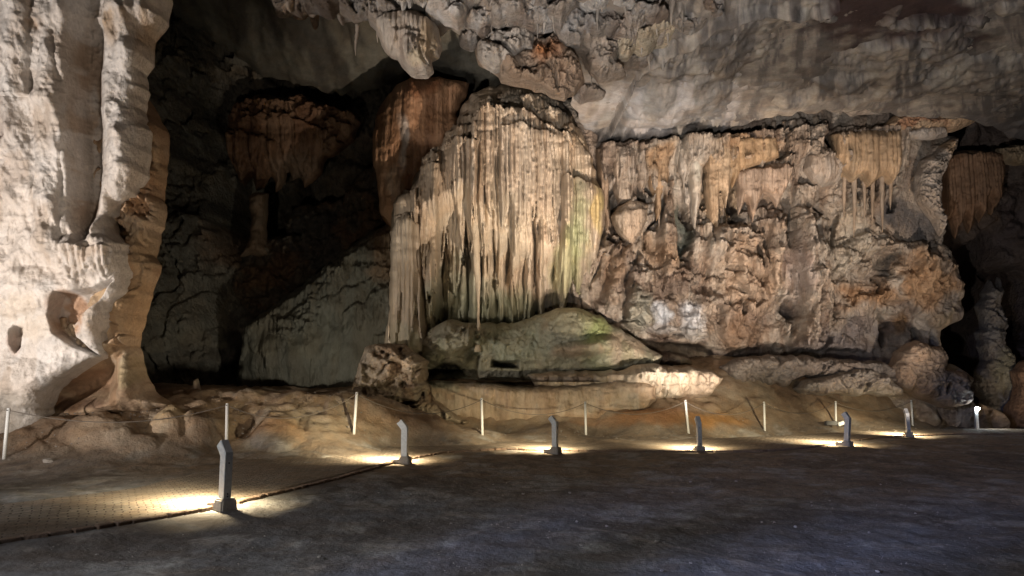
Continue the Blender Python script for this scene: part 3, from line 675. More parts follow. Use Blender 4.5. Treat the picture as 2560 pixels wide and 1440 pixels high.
def pillar_front(r):
    r.base((0.61, 0.55, 0.495)); r.rough(0.12, 0.8, 5, 0.16, 1.0)
    r.dent([(-400, -400), (22, -400), (22, 95), (0, 110), (-400, 140)], 2.0, 20)
    r.dent([(-400, 200), (0, 210), (45, 300), (40, 350), (5, 380), (-400, 420)], 0.8, 30)
    r.dent([(188, -400), (298, -400), (288, 60), (276, 200), (278, 330), (274, 500), (262, 560), (250, 610), (228, 618), (208, 570), (200, 400), (192, 200), (186, 0)], 0.9, 34, 0.15)
    m = 1 - r.region([(180, -400), (300, -400), (284, 200), (280, 520), (250, 620), (205, 600), (190, 200)], 8)
    up_ = m * (1 - sstep(640, 760, r.py) * .8)
    r.H += up_ * .16 * ridged(r.x * 1.1 + .3 * r.z, r.z * .35, None, 3, 71); r.crag(.07, .9, up_, .4, .3, .5); r.H += up_ * .04 * fbm(r.x * 5 + r.z * 2.5, r.z * 2.2, None, 4, 5); r.slots(14, (20, 80, 190, 620), (.03, .08), (4, 12), (10, 40), 5, m)
    r.column(150, 60, 640, 24, 40, 0.25); r.column(70, -100, 260, 40, 30, 0.3); r.blob(330, 400, 50, 120, .35); r.blob(320, 60, 50, 110, .3); r.blob(345, 160, 40, 40, .25)
    r.dome(255, 640, 75, 50, 0.22); r.curtain([(190, 620), (320, 625)], [(190, 720), (320, 720)], 0.10, 0.14, 0.3)
    r.blob(310, 600, 30, 40, .25)
    # the two brown hollows and the small window
    r.dent([(148, 792), (172, 736), (214, 733), (262, 722), (305, 703), (268, 760), (236, 790), (214, 815), (216, 845), (255, 880), (276, 896), (205, 868), (162, 835)], 0.75, 9, 0.1)
    r.dent([(50, 825), (62, 815), (84, 822), (80, 868), (66, 884), (50, 862)], 0.45, 6, 0.1)
    r.blob(262, 800, 34, 70, 0.25); r.blob(60, 960, 140, 80, 0.25); r.H += 0.35 * np.exp(-((r.py - (905 + (278 - r.px) * 0.28)) / 26) ** 2) * sstep(60, 200, r.px)
    r.blob(90, 740, 160, 60, 0.3)
    r.pits(0.02, 5)
    r.paint(235, 300, 48, 330, (0.36, 0.27, 0.20), .9, .7, .1); r.paint(30, 300, 60, 80, (0.28, 0.19, 0.13), .8); r.paint(90, 60, 70, 90, (0.40, 0.30, 0.22), .8)
    r.paint(350, 70, 80, 100, (0.44, 0.32, 0.21), .8); r.paint(60, 430, 60, 120, (0.42, 0.34, 0.28), .5); r.streaks((0.36, 0.28, 0.21), .5, 2.2, .6); r.streaks((0.64, 0.62, 0.60), .6, 1.4, .5, 0.1, 3)
    r.paint(255, 660, 90, 50, (0.44, 0.35, 0.27), .7); r.paint(110, 790, 170, 60, (0.60, 0.52, 0.43), .6); r.paint(200, 790, 55, 60, (0.42, 0.25, 0.15), .9, .7, .1); r.paint(66, 850, 22, 34, (0.38, 0.22, 0.14), .9, .6, .1); r.paint(60, 1040, 140, 80, (0.48, 0.45, 0.40), .6)
    r.mottle((0.64, 0.61, 0.58), .5, 1.0)
th = empty('rock_pillar', V(120, 1100, 14.3), 'massive pale cream rock pillar with brown hollows at the left edge', 'rock pillar')
body('side_buttress', [(250, 230), (372, 250), (392, 285), (412, 318), (421, 345), (416, 400), (405, 470), (411, 540), (396, 598), (386, 640), (401, 665), (384, 712), (364, 770), (344, 850), (350, 892), (368, 950), (392, 985), (440, 1015), (300, 1040), (60, 1080), (60, 900), (200, 700)], 17.4, 1.1, 60, pillar_side, M['pale'], 2.5, th, 3, 21)
body('front_mass', [(-520, -500), (440, -500), (425, 0), (415, 55), (385, 100), (381, 160), (362, 186), (368, 230), (362, 280), (375, 330), (372, 400), (368, 440), (345, 490), (305, 518), (285, 545), (300, 590), (330, 612), (328, 680), (324, 730), (302, 775), (280, 850), (279, 886), (220, 922), (172, 952), (142, 985), (126, 1020), (132, 1040), (120, 1080), (60, 1150), (-520, 1200)],
     rbf([(0, -300, 14.3), (0, 300, 15.4), (0, 700, 15.9), (0, 1100, 16.8), (400, -300, 14.6), (400, 300, 15.9), (300, 700, 16.2), (130, 1000, 16.6), (-400, 300, 14), (-400, 1100, 16)]), 0.8, 45, pillar_front, M['pale'], 2.5, th, 3, 22)

# ================================================================== GREAT DOME
DOME = [(960, 880), (968, 820), (985, 760), (982, 680), (978, 590), (984, 520), (1000, 482), (1035, 455), (1050, 420), (1085, 375), (1110, 345), (1140, 310), (1150, 275), (1178, 243), (1210, 224), (1280, 214), (1350, 228), (1400, 255), (1435, 300), (1460, 345), (1482, 400), (1492, 450), (1512, 500), (1514, 545), (1502, 610), (1486, 680), (1470, 720), (1440, 745), (1400, 790), (1330, 850), (1200, 900), (1050, 900)]
def dome_fn(r):
    r.base((0.48, 0.385, 0.285)); r.rough(0.10, 0.5, 3); r.mic = (3.5, 0.5, 0.02)
    # recessed lower core behind the hanging pipes
    r.dent([(1060, 560), (1180, 500), (1230, 600), (1300, 640), (1420, 640), (1500, 640), (1520, 900), (1050, 900), (1070, 760)], 1.5, 60, .3)
    # crust of scallops on the crown
    d, i = worley(r.x * 1.5 + .4 * fbm(r.x, r.z, None, 3, 3), r.z * 3.0 + 0.5 * fbm(r.x * 1.2, r.z, None, 3, 6), 5)
    crown = 1 - sstep(330, 400, r.py + 40 * np.abs(r.px - 1290) / 100 * 0 - np.abs(r.px - 1300) * 0.45)
    r.H += crown * 0.20 * (np.sqrt(np.clip(1 - d * d, 0, 1)) + 0.3 * i)
    # columns that rise from the mound to meet the pipes
    rn = random.Random(5)
    for cx in list(range(1085, 1425, 19)):
        c = cx + rn.uniform(-6, 6); r.column(c, rn.uniform(540, 640), rn.uniform(845, 880), rn.uniform(7, 11), rn.uniform(10, 17), rn.uniform(.35, .75), int(cx))
    # tiers, from the left shoulder round to the right
    r.curtain([(975, 500), (1010, 484), (1062, 490)], [(975, 900), (1062, 880)], 0.40, 0.17, 0.1, 0.25)
    r.curtain([(978, 560), (1000, 540), (1045, 550)], [(978, 900), (1045, 880)], 0.35, 0.14, 0.1, 0.1)
    r.curtain([(1035, 450), (1070, 430), (1110, 436)], [(1035, 890), (1110, 850)], 0.45, 0.18, 0.25, 0.2)
    r.curtain([(1060, 402), (1120, 380), (1200, 384)], [(1060, 760), (1100, 830), (1200, 790)], 0.8, 0.19, 0.4, 0.25)
    r.curtain([(1085, 350), (1140, 335), (1200, 345)], [(1090, 425), (1200, 415)], 0.3, 0.13, 0.4, 0.15)
    r.curtain([(1140, 312), (1180, 300), (1240, 305)], [(1140, 600), (1190, 800), (1240, 700)], 0.5, 0.17, 0.5, 0.2)
    r.curtain([(1185, 316), (1230, 300), (1300, 305), (1370, 340), (1425, 370)], [(1185, 800), (1260, 870), (1330, 890), (1425, 830)], 0.50, 0.185, 0.22, 0.25, flutes=1.25)
    r.curtain([(1250, 350), (1300, 345), (1385, 365)], [(1250, 780), (1310, 860), (1385, 800)], 0.22, 0.19, 0.5, 0.0, flutes=1.2)
    r.curtain([(1400, 340), (1430, 350), (1475, 400)], [(1400, 860), (1475, 780)], 0.35, 0.17, 0.2, 0.0)
    r.curtain([(1395, 470), (1440, 460), (1512, 480)], [(1395, 850), (1440, 800), (1512, 650)], 0.4, 0.17, 0.25, 0.1)
    for (a, b, y0, y1) in ((1195, 1260, 262, 330), (1245, 1330, 240, 300), (1300, 1400, 255, 330), (1350, 1430, 290, 370), (1210, 1290, 285, 345), (1400, 1460, 320, 400), (1060, 1110, 395, 440), (1110, 1160, 318, 372)):
        r.curtain([(a, y0 + 14), ((a + b) / 2, y0), (b, y0 + 16)], [(a, y1 - 8), ((a + b) / 2, y1 + 6), (b, y1 - 4)], 0.30, 0.14, 0.35, 0.2)
    right = sstep(1430, 1480, r.px - (r.py - 400) * 0.1) * (1 - sstep(500, 560, r.py))
    dd, ii = worley(r.x * 2.0, r.z * 2.4, 25); r.H += right * 0.16 * (np.sqrt(np.clip(1 - dd * dd, 0, 1)) - .3)
    # lower knobbly left foot
    foot = sstep(735, 780, r.py) * (1 - sstep(1080, 1120, r.px)); r.H += foot * 0.3; dd, ii = worley(r.x * 3.0, r.z * 3.5, 26); r.H += foot * 0.12 * (np.sqrt(np.clip(1 - dd * dd, 0, 1)))
    r.H += 0.02 * vnoise(r.x * 9, r.z * 9, None, 4)
    r.paint(1270, 430, 150, 180, (0.54, 0.43, 0.325), .6); r.streaks((0.28, 0.20, 0.13), .55, 6, .2, .05); r.streaks((0.60, 0.50, 0.39), .4, 5, .2, .1, 5)
    r.paint(1180, 620, 180, 160, (0.47, 0.40, 0.29), .5)
    r.paint(1440, 600, 44, 150, (0.24, 0.27, 0.135), .75, .2); r.paint(1420, 700, 60, 90, (0.38, 0.38, 0.20), .6); r.paint(1495, 540, 26, 90, (0.46, 0.36, 0.14), .7); r.paint(1220, 800, 240, 100, (0.30, 0.31, 0.21), .85, .3); r.paint(1150, 740, 90, 90, (0.36, 0.37, 0.27), .6)
    r.paint(1290, 214, 170, 26, (0.16, 0.12, 0.09), .7, .5); r.paint(1460, 330, 40, 90, (0.22, 0.16, 0.10), .7); r.paint(1120, 310, 50, 50, (0.20, 0.16, 0.12), .7, .5)  # crown rim and shoulders painted dark as self-shadow
dome = empty('flowstone_dome', V(1250, 930, 25.5), 'towering cream flowstone dome of fluted organ pipes in the centre', 'flowstone dome')
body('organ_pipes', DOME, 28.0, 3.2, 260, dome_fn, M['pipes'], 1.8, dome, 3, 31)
def side_col(r):
    r.base((0.46, 0.385, 0.29)); r.mic = (3.5, .5, .02)
    r.curtain([(975, 552), (1018, 538), (1062, 556)], [(975, 900), (1062, 890)], .22, .13, .08, .2); r.H += .05 * np.abs(vnoise(r.x * 2, r.z * 4, None, 5)); r.streaks((0.28, 0.22, 0.15), .5, 6, .2); r.paint(1020, 850, 50, 60, (.36, .34, .25), .7)
body('side_column', [(976, 900), (974, 700), (978, 580), (992, 548), (1018, 534), (1044, 542), (1058, 570), (1060, 700), (1066, 800), (1070, 890)], 25.4, .8, 34, side_col, M['pipes'], 2, dome, 2, 35)
body('side_column', [(984, 540), (982, 512), (996, 490), (1022, 480), (1050, 484), (1064, 506), (1066, 600), (1050, 600), (990, 600)], 25.9, .8, 30, side_col, M['pipes'], 2, dome, 2, 36)
def base_mound(r):
    r.base((0.40, 0.38, 0.29)); r.rough(0.18, 0.6, 4); r.blob(1130, 850, 60, 60, .6); r.dome(1115, 860, 65, 75, .5)
    r.curtain([(1060, 880), (1100, 900), (1170, 885)], [(1060, 930), (1170, 945)], 0.25, 0.12, 0.5, 0)
    r.curtain([(1170, 800), (1200, 790), (1240, 800)], [(1170, 880), (1240, 890)], 0.3, 0.10, 0.5, 0)
    r.dent([(1235, 905), (1300, 900), (1300, 925), (1235, 922)], 1.0, 8); r.dent([(1060, 905), (1170, 915), (1185, 880), (1210, 885), (1200, 950), (1060, 950)], 0.5, 12)
    r.dome(1420, 800, 70, 40, .35); r.blob(1440, 880, 100, 30, .5); r.dome(1450, 870, 75, 22, .35); r.crag(.14, 1.2, 1, 1, .6); r.scatter(26, (980, 770, 1200, 880), (.08, .2), (25, 60), (20, 60), (.08, .13), 4)
    r.H += 0.05 * fbm(r.x * 1.2, r.z * 3, None, 4, 3)
    r.paint(1030, 820, 70, 80, (0.42, 0.34, 0.25), .7); r.paint(1480, 840, 70, 90, (0.24, 0.30, 0.10), .8, .3); r.paint(1420, 800, 60, 50, (0.45, 0.42, 0.27), .6); r.paint(1440, 880, 80, 22, (0.50, 0.38, 0.27), .7); r.paint(1580, 880, 90, 60, (0.34, 0.27, 0.20), .8); r.paint(1280, 860, 120, 60, (0.38, 0.42, 0.33), .6); r.streaks((0.26, 0.28, 0.19), .5, 1.5, .5); r.paint(1268, 915, 36, 12, (.008, .009, .008), 1, .6); r.paint(1115, 938, 60, 14, (.012, .013, .012), .95, .5); r.paint(1190, 890, 22, 30, (.05, .05, .04), .7)  # near-black in the holes is painted shade, the lamps reach inside
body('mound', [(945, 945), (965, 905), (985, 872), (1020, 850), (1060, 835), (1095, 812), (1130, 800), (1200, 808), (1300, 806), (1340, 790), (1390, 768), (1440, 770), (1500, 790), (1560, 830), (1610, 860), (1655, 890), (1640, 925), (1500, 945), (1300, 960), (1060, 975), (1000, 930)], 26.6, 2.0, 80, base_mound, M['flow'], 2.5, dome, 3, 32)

def free_col(name, pts, rads, Y, mat, parent=None, col=(0.45, 0.38, 0.27), seed=0, sides=12):
    P = [V(a, b, Y) for a, b in pts]; n = 36; L = np.linspace(0, len(P) - 1, n); Q, Rr = [], []; rnd = random.Random(seed)
    for l in L:
        i = min(int(l), len(P) - 2); f = l - i; Q.append(P[i].lerp(P[i + 1], f) + Vector((rnd.uniform(-.012, .012), rnd.uniform(-.01, .01), 0))); Rr.append((rads[i] * (1 - f) + rads[i + 1] * f) * rnd.uniform(.88, 1.1))
    v, f = tube(Q, Rr, sides, 0.25, seed)
    return link_mesh(name, np.array([tuple(a) for a in v]), f, mat, parent, np.zeros((len(v), 3)) + np.array(col))
free_col('slender_pipe', [(1186, 440), (1188, 560), (1192, 660), (1196, 760), (1196, 820), (1194, 880)], [.15, .12, .12, .045, .05, .11], 24.5, M['flow'], dome, (0.50, 0.43, 0.32), 3)
# ------------------------------------------------------------------ rock heap, rimstone, pool
def heap(r):
    r.base((0.46, 0.37, 0.27)); r.crag(.55, .9, 1, 1, .6, .5); r.crag(.14, 2.0, 1, 1, .6, .5); r.slots(10, (890, 870, 1080, 1000), (.2, .6), (4, 12), (4, 12), 5)
    r.mottle((0.30, 0.21, 0.14), .7, 1.6, .1); r.mottle((0.58, 0.50, 0.39), .6, 1.3, .1, 4)
o = body('rock_heap', [(885, 960), (898, 905), (912, 868), (940, 862), (975, 855), (1010, 862), (1050, 885), (1072, 900), (1070, 950), (1090, 1000), (1180, 1060), (1060, 1060), (960, 1020), (880, 1000)], 23.2, 1.2, 60, heap, M['rock'], 2.5, None, 4, 41)
tag(o, 'knobbly tan rock heap at the lower left foot of the great dome', 'rock heap')
def rim_low(r):
    r.base((0.54, 0.43, 0.32)); r.rough(0.12, 0.7, 4, 0.05); r.H += 0.05 * fbm(r.x * 2.5, r.z * 0.8, None, 4, 3)
    for c in ((1240, 990), (1290, 1010), (1270, 1000), (1310, 1000), (1215, 995)):
        pass
    s = fbm(r.x * 7, r.z * 0.9, None, 3, 8); r.H -= 0.06 * sstep(.25, .5, s) * np.exp(-((r.px - 1265) / 90) ** 2 - ((r.py - 1000) / 40) ** 2)
    r.H += 0.12 * ridged(r.x * 0.5, r.z * 3.0, None, 3, 14) * sstep(1330, 1400, r.px)
    r.mottle((0.42, 0.31, 0.21), .6, .9, .05); r.mottle((0.60, 0.52, 0.42), .6, 1.1, .1, 6); r.paint(1500, 1050, 150, 30, (0.44, 0.30, 0.19), .7); r.paint(1100, 960, 60, 20, (0.30, 0.34, 0.28), .6); r.streaks((0.34, 0.24, 0.17), .4, 4, .5)
o = body('rimstone_wall', [(1040, 975), (1075, 952), (1200, 956), (1330, 966), (1420, 965), (1500, 955), (1600, 950), (1640, 960), (1640, 1000), (1610, 1030), (1520, 1060), (1400, 1066), (1250, 1068), (1140, 1062), (1050, 1020)], 24.0, 0.75, 22, rim_low, M['flow'], 2.5, None, 2, 42)
tag(o, 'long low cream rimstone wall streaked with drip marks, holding the pool', 'rimstone wall')
def rim_hi(r):
    r.base((0.50, 0.42, 0.32)); r.rough(0.08, 0.7, 4); r.crag(.06, 1.5); r.scatter(14, (1560, 905, 1790, 960), (.05, .12), (20, 50), (30, 80), (.08, .14), 4)
    r.curtain([(1300, 938), (1500, 930), (1580, 925), (1720, 925)], [(1300, 1010), (1720, 1010)], 0.12, 0.45, 0.15, 0.1, flutes=.4)
    r.dome(1600, 960, 45, 45, .35); r.dome(1680, 965, 32, 50, .3); r.dome(1745, 955, 45, 40, .25)
    r.streaks((0.64, 0.58, 0.48), .6, 3, .4); r.mottle((0.42, 0.31, 0.22), .6, 1.0, .1); r.paint(1760, 970, 60, 60, (0.36, 0.28, 0.21), .8); r.paint(1400, 948, 110, 16, (0.45, 0.34, 0.25), .6)
o = body('rimstone_terrace', [(1320, 935), (1400, 926), (1480, 928), (1560, 924), (1580, 912), (1620, 906), (1660, 916), (1720, 918), (1780, 925), (1805, 945), (1780, 985), (1740, 1000), (1690, 996), (1620, 1000), (1500, 978), (1340, 968)], 24.9, 0.8, 16, rim_hi, M['flow'], 2.5, None, 3, 43)
tag(o, 'upper cream rimstone terrace with bulging scalloped front beside the green mound', 'rimstone terrace')
bm = bmesh.new(); zz = V(1150, 952, 24.2).z - 0.04
bm.faces.new([bm.verts.new((float(x), float(y), zz)) for x, y in ((V(1060, 940, 23.0).x, 22.9), (V(1500, 940, 23.0).x, 22.9), (V(1520, 940, 26).x, 26.6), (V(1040, 940, 26).x, 26.6))])
o = from_bm('pool_water', bm, M['water']); tag(o, 'still dark water of the rimstone pool', None, None, 'structure')

# ================================================================== RIGHT WALL
yr = rbf([(1350, 300, 29), (1350, 900, 28.5), (1600, 350, 28.5), (1600, 880, 29), (1800, 600, 29.5), (2000, 350, 28.5), (2000, 880, 30.5), (2250, 350, 28.5), (2250, 880, 30), (2400, 600, 30), (2400, 1000, 29), (2400, 300, 28.5)])
def right_wall(r):
    r.base((0.43, 0.36, 0.295)); r.rough(0.45, 0.35, 4, 0.12, 0.8); r.rough(0.10, 1.6, 4, 0.12, 1.5)
    kb = sstep(560, 680, r.py + 30 * fbm(r.x, r.z, None, 3, 3)); r.wx = r.px + 34 * fbm(r.x * 0.7, r.z * 0.7, None, 5, 50); r.wy = r.py + 34 * fbm(r.x * 0.7 + 9, r.z * 0.7, None, 5, 60)
    r.crag(.42, .32, .25 + .75 * kb, .7, 1, .2); r.crag(.08, 1.1, .2 + .5 * kb, 1, .5, .3)
    # dense rows of drapery hanging from the roof line, then lower rows
    r.curtain([(1485, 372), (1600, 364), (1800, 350), (2000, 322), (2260, 332)], [(1485, 600), (1700, 620), (1900, 540), (2040, 520), (2260, 540)], .40, .17, .5, .1, 0, None, 1.1)
    r.curtain([(1485, 366), (1650, 360), (1800, 346), (2060, 318)], [(1485, 500), (1650, 560), (1800, 470), (2060, 430)], .35, .13, .6, .1, 0, None, 1.0)
    r.curtain([(1500, 560), (1640, 540), (1760, 560), (1860, 530), (2040, 520)], [(1500, 680), (1640, 740), (1760, 720), (1860, 660), (2040, 760)], .35, .16, .55, .1, 0, None, .9)
    r.curtain([(1560, 670), (1700, 680), (1800, 700)], [(1560, 800), (1700, 790), (1800, 800)], .3, .15, .5, .1, 0, None, .8)
    for c in (([(1640, 560), (1720, 580), (1800, 560)], [(1640, 760), (1720, 800), (1800, 790)], .42, .17, .45, .15), ([(1800, 590), (1850, 580), (1900, 600)], [(1800, 700), (1900, 720)], .35, .2, .4, .15), ([(1905, 560), (1960, 540), (2060, 560)], [(1905, 780), (1980, 860), (2060, 860)], .45, .19, .35, .15), ([(1490, 600), (1560, 590)], [(1490, 740), (1560, 700)], .3, .15, .4, .1), ([(2060, 600), (2140, 590), (2220, 610)], [(2060, 720), (2220, 700)], .25, .2, .4, .1), ([(2080, 740), (2200, 730)], [(2080, 860), (2200, 840)], .25, .22, .4, .1), ([(1790, 760), (1900, 750)], [(1790, 860), (1900, 870)], .3, .2, .4, .1)): r.curtain(*c, 0, None, .9)
    r.curtain([(2060, 470), (2150, 480), (2240, 470)], [(2060, 600), (2150, 580), (2240, 560)], .25, .13, .6, .1, 0, None, .8)
    for c in (([(1500, 560), (1530, 552)], [(1500, 650), (1530, 640)], .3, .13, .3), ([(1640, 470), (1680, 462)], [(1640, 700), (1680, 660)], .35, .13, .2), ([(1700, 470), (1745, 478)], [(1700, 700), (1745, 740)], .35, .2, .2, 0, 0, None, .4), ([(1745, 480), (1805, 470)], [(1745, 760), (1805, 700)], .4, .14, .35),
              ([(1565, 640), (1585, 636), (1600, 650)], [(1565, 740), (1600, 730)], .4, .11, .3), ([(1640, 668), (1660, 650), (1682, 690)], [(1640, 760), (1682, 760)], .35, .13, .3), ([(1685, 700), (1705, 715), (1725, 695)], [(1685, 770), (1725, 770)], .3, .12, .4),
              ([(1895, 520), (1930, 500), (1962, 530)], [(1895, 740), (1962, 620)], .4, .30, .2, 0, 0, None, .3), ([(1900, 620), (1950, 640)], [(1900, 780), (1950, 760)], .35, .2, .3, 0, 0, None, .4), ([(1968, 470), (2030, 462)], [(1968, 900), (2030, 900)], .55, .2, .1, .2, 0, None, .5), ([(1975, 690), (2040, 680)], [(1975, 880), (2040, 900)], .3, .22, .2, .1, 0, None, .4),
              ([(1645, 752), (1668, 748), (1692, 760)], [(1645, 845), (1692, 860)], .35, .22, .2, 0, 0, None, .3), ([(1696, 760), (1712, 752), (1728, 765)], [(1696, 850), (1728, 850)], .3, .2, .2, 0, 0, None, .3), ([(1728, 740), (1745, 732), (1770, 748)], [(1728, 845), (1770, 830)], .45, .25, .2, 0, 0, None, .3),
              ([(2250, 600), (2290, 605)], [(2250, 690), (2290, 700)], .3, .14, .3), ([(2100, 470), (2200, 480)], [(2100, 540), (2200, 530)], .2, .1, .5)): r.curtain(*c)
    for (px, a, b, r0, r1, am) in ((1590, 640, 745, 16, 22, .45), (1985, 440, 890, 22, 34, .55), (2022, 520, 890, 18, 30, .4), (1925, 500, 760, 22, 30, .4), (1770, 560, 800, 18, 30, .35), (1660, 470, 720, 12, 24, .4), (1835, 740, 880, 30, 50, .4), (2110, 700, 880, 40, 50, .35)): r.column(px, a, b, r0, r1, am)
    for (cx, cy, rx, ry, am) in ((1520, 700, 52, 80, .6), (1596, 800, 46, 40, .5), (1850, 620, 48, 26, .5), (1845, 665, 52, 24, .5), (1835, 710, 46, 26, .5), (2310, 640, 70, 44, .5), (2130, 560, 60, 50, .4), (2110, 640, 70, 34, .4), (2180, 600, 40, 40, .35)): r.dome(cx, cy, rx, ry, am)
    r.scatter(16, (1480, 560, 2240, 720), (.12, .3), (35, 100), (50, 130), (.12, .22), 19)
    for (cx, cy, rx, ry, a) in ((2262, 655, 13, 38, .45), (2292, 640, 13, 40, .5), (2325, 655, 12, 50, .45), (2352, 690, 9, 40, .3), (2240, 720, 20, 22, .4), (2290, 745, 26, 20, .45), (2190, 760, 20, 16, .3), (2150, 730, 26, 16, .3), (2100, 760, 22, 22, .3), (2060, 745, 16, 24, .3), (2320, 870, 12, 30, .3), (1880, 660, 9, 60, .9), (1878, 745, 9, 26, .8), (1950, 590, 6, 26, .7), (1830, 735, 26, 10, .4), (1850, 650, 30, 10, .35), (1840, 610, 34, 9, .35), (1815, 690, 22, 9, .3), (1600, 805, 18, 16, .3), (2230, 560, 26, 50, .7), (2190, 660, 34, 16, .7)):
        r.H -= a * (1 - sstep(.35, 1.05, ((r.px * .5 + r.wx * .5 - cx) / rx) ** 2 + ((r.py * .5 + r.wy * .5 - cy) / ry) ** 2))
    # recesses
    for P, a, w in (([(1675, 485), (1705, 470), (1715, 560), (1712, 650), (1685, 655), (1678, 580)], 1.4, 12), ([(1790, 430), (1815, 430), (1820, 540), (1850, 560), (1800, 580)], 1.0, 12), ([(1615, 540), (1645, 545), (1640, 595), (1618, 590)], .9, 8),
                    ([(1940, 560), (1965, 520), (1990, 560), (1975, 640), (1945, 700), (1930, 820), (1900, 800), (1920, 680)], 1.0, 25), ([(1900, 770), (1985, 765), (1985, 800), (1910, 810)], 1.2, 14), ([(2205, 500), (2260, 490), (2345, 470), (2335, 580), (2250, 640), (2210, 610)], .7, 22),
                    ([(2205, 800), (2262, 790), (2268, 850), (2205, 860)], .9, 10), ([(2110, 640), (2200, 630), (2190, 660), (2120, 670)], .6, 12), ([(1480, 640), (1560, 620), (1520, 760), (1480, 770)], 1.0, 30), ([(1740, 640), (1800, 690), (1790, 760), (1720, 720)], .8, 30), ([(1570, 860), (1900, 870), (2240, 870), (2240, 900), (1560, 905)], .8, 16), ([(2020, 380), (2065, 350), (2060, 400), (2010, 420)], .6, 15)):
        r.dent(P, a, w)
    # columns running down
    for (px, a, b, r0, r1, am) in ((1552, 380, 520, 26, 28, .5), (1660, 460, 680, 14, 22, .55), (1735, 500, 720, 26, 44, .5), (1780, 560, 720, 20, 24, .4), (1985, 480, 870, 34, 40, .6), (2030, 560, 880, 26, 34, .5), (2060, 560, 880, 30, 40, .3), (1590, 650, 760, 18, 26, .4), (1622, 670, 760, 22, 24, .4)):
        r.column(px, a, b, r0, r1, am)
    # drapery
    cs = [([(1490, 365), (1530, 360)], [(1490, 520), (1530, 600)], .45, .16, .3), ([(1528, 378), (1582, 372)], [(1528, 500), (1582, 530)], .55, .17, .1), ([(1584, 372), (1616, 368)], [(1584, 470), (1616, 490)], .5, .13, .2),
          ([(1610, 358), (1682, 355)], [(1610, 500), (1645, 560), (1682, 480)], .55, .15, .4), ([(1690, 352), (1740, 347), (1790, 350)], [(1690, 460), (1790, 470)], .6, .13, .4), ([(1752, 360), (1840, 360)], [(1752, 600), (1790, 690), (1840, 600)], .5, .15, .5),
          ([(1795, 345), (1870, 340), (1945, 330)], [(1795, 470), (1870, 420), (1945, 400)], .55, .30, .2), ([(1830, 410), (1900, 400), (1970, 400)], [(1830, 570), (1900, 560), (1970, 510)], .45, .17, .6), ([(1530, 525), (1570, 510), (1620, 515)], [(1530, 580), (1575, 640), (1620, 590)], .7, .13, .3),
          ([(1950, 310), (2000, 300), (2060, 310)], [(1950, 480), (2000, 560), (2060, 380)], .3, .3, .5), ([(2068, 345), (2140, 332), (2250, 325)], [(2068, 450), (2150, 470), (2250, 480)], .9, .22, .3), ([(2085, 440), (2160, 450), (2235, 440)], [(2085, 560), (2160, 590), (2235, 560)], .4, .14, .6), ([(1560, 690), (1620, 680)], [(1560, 780), (1620, 790)], .3, .2, .4), ([(1640, 700), (1700, 690)], [(1640, 760), (1700, 780)], .3, .2, .4), ([(1870, 560), (1960, 540)], [(1870, 640), (1960, 600)], .3, .2, .5), ([(2190, 610), (2300, 600)], [(2190, 700), (2300, 680)], .3, .3, .5)]
    for c in cs: r.curtain(*c)
    r.dome(2050, 440, 48, 55, .9); r.dome(2350, 400, 40, 60, .5)
    r.spike(1736, 350, 575, 24, 0.95); r.spike(1706, 350, 470, 14, .6); r.spike(2138, 440, 590, 12, .4); r.spike(2210, 440, 560, 10, .4); r.spike(1645, 470, 570, 12, .5)
    # boulder-like lower wall
    for (cx, cy, rx, ry, am) in ((1520, 680, 50, 90, .5), (1575, 640, 55, 40, .4), (1590, 790, 40, 40, .6), (1550, 770, 60, 40, .4), (1660, 790, 34, 55, .5), (1725, 790, 44, 60, .6), (1700, 850, 60, 30, .4), (1820, 640, 80, 60, .8), (1860, 720, 70, 90, .7), (1800, 820, 90, 60, .5), (1900, 850, 80, 40, .4), (2040, 800, 60, 90, .5), (2100, 600, 90, 100, .5), (2130, 760, 90, 70, .5), (2210, 720, 60, 50, .6), (2300, 680, 60, 70, .8), (2350, 730, 40, 70, .6), (2360, 790, 40, 24, .6), (2290, 760, 50, 40, .5), (2290, 930, 55, 60, .9), (2350, 960, 70, 60, .7)):
        r.dome(cx, cy, rx, ry, am * .75)
    r.slots(34, (1490, 370, 2340, 860), (.4, 1.1), (6, 16), (12, 48), 7)
    r.H += kb * 0.12 * ridged(r.x * 1.5, r.z * 1.8, None, 4, 99)
    # colours
    r.streaks((0.24, 0.165, 0.115), .6, 1.6, .35); r.streaks((0.55, 0.48, 0.40), .7, 1.4, .4, .0, 5); r.mottle((0.16, 0.11, 0.085), .55, .7, .15)
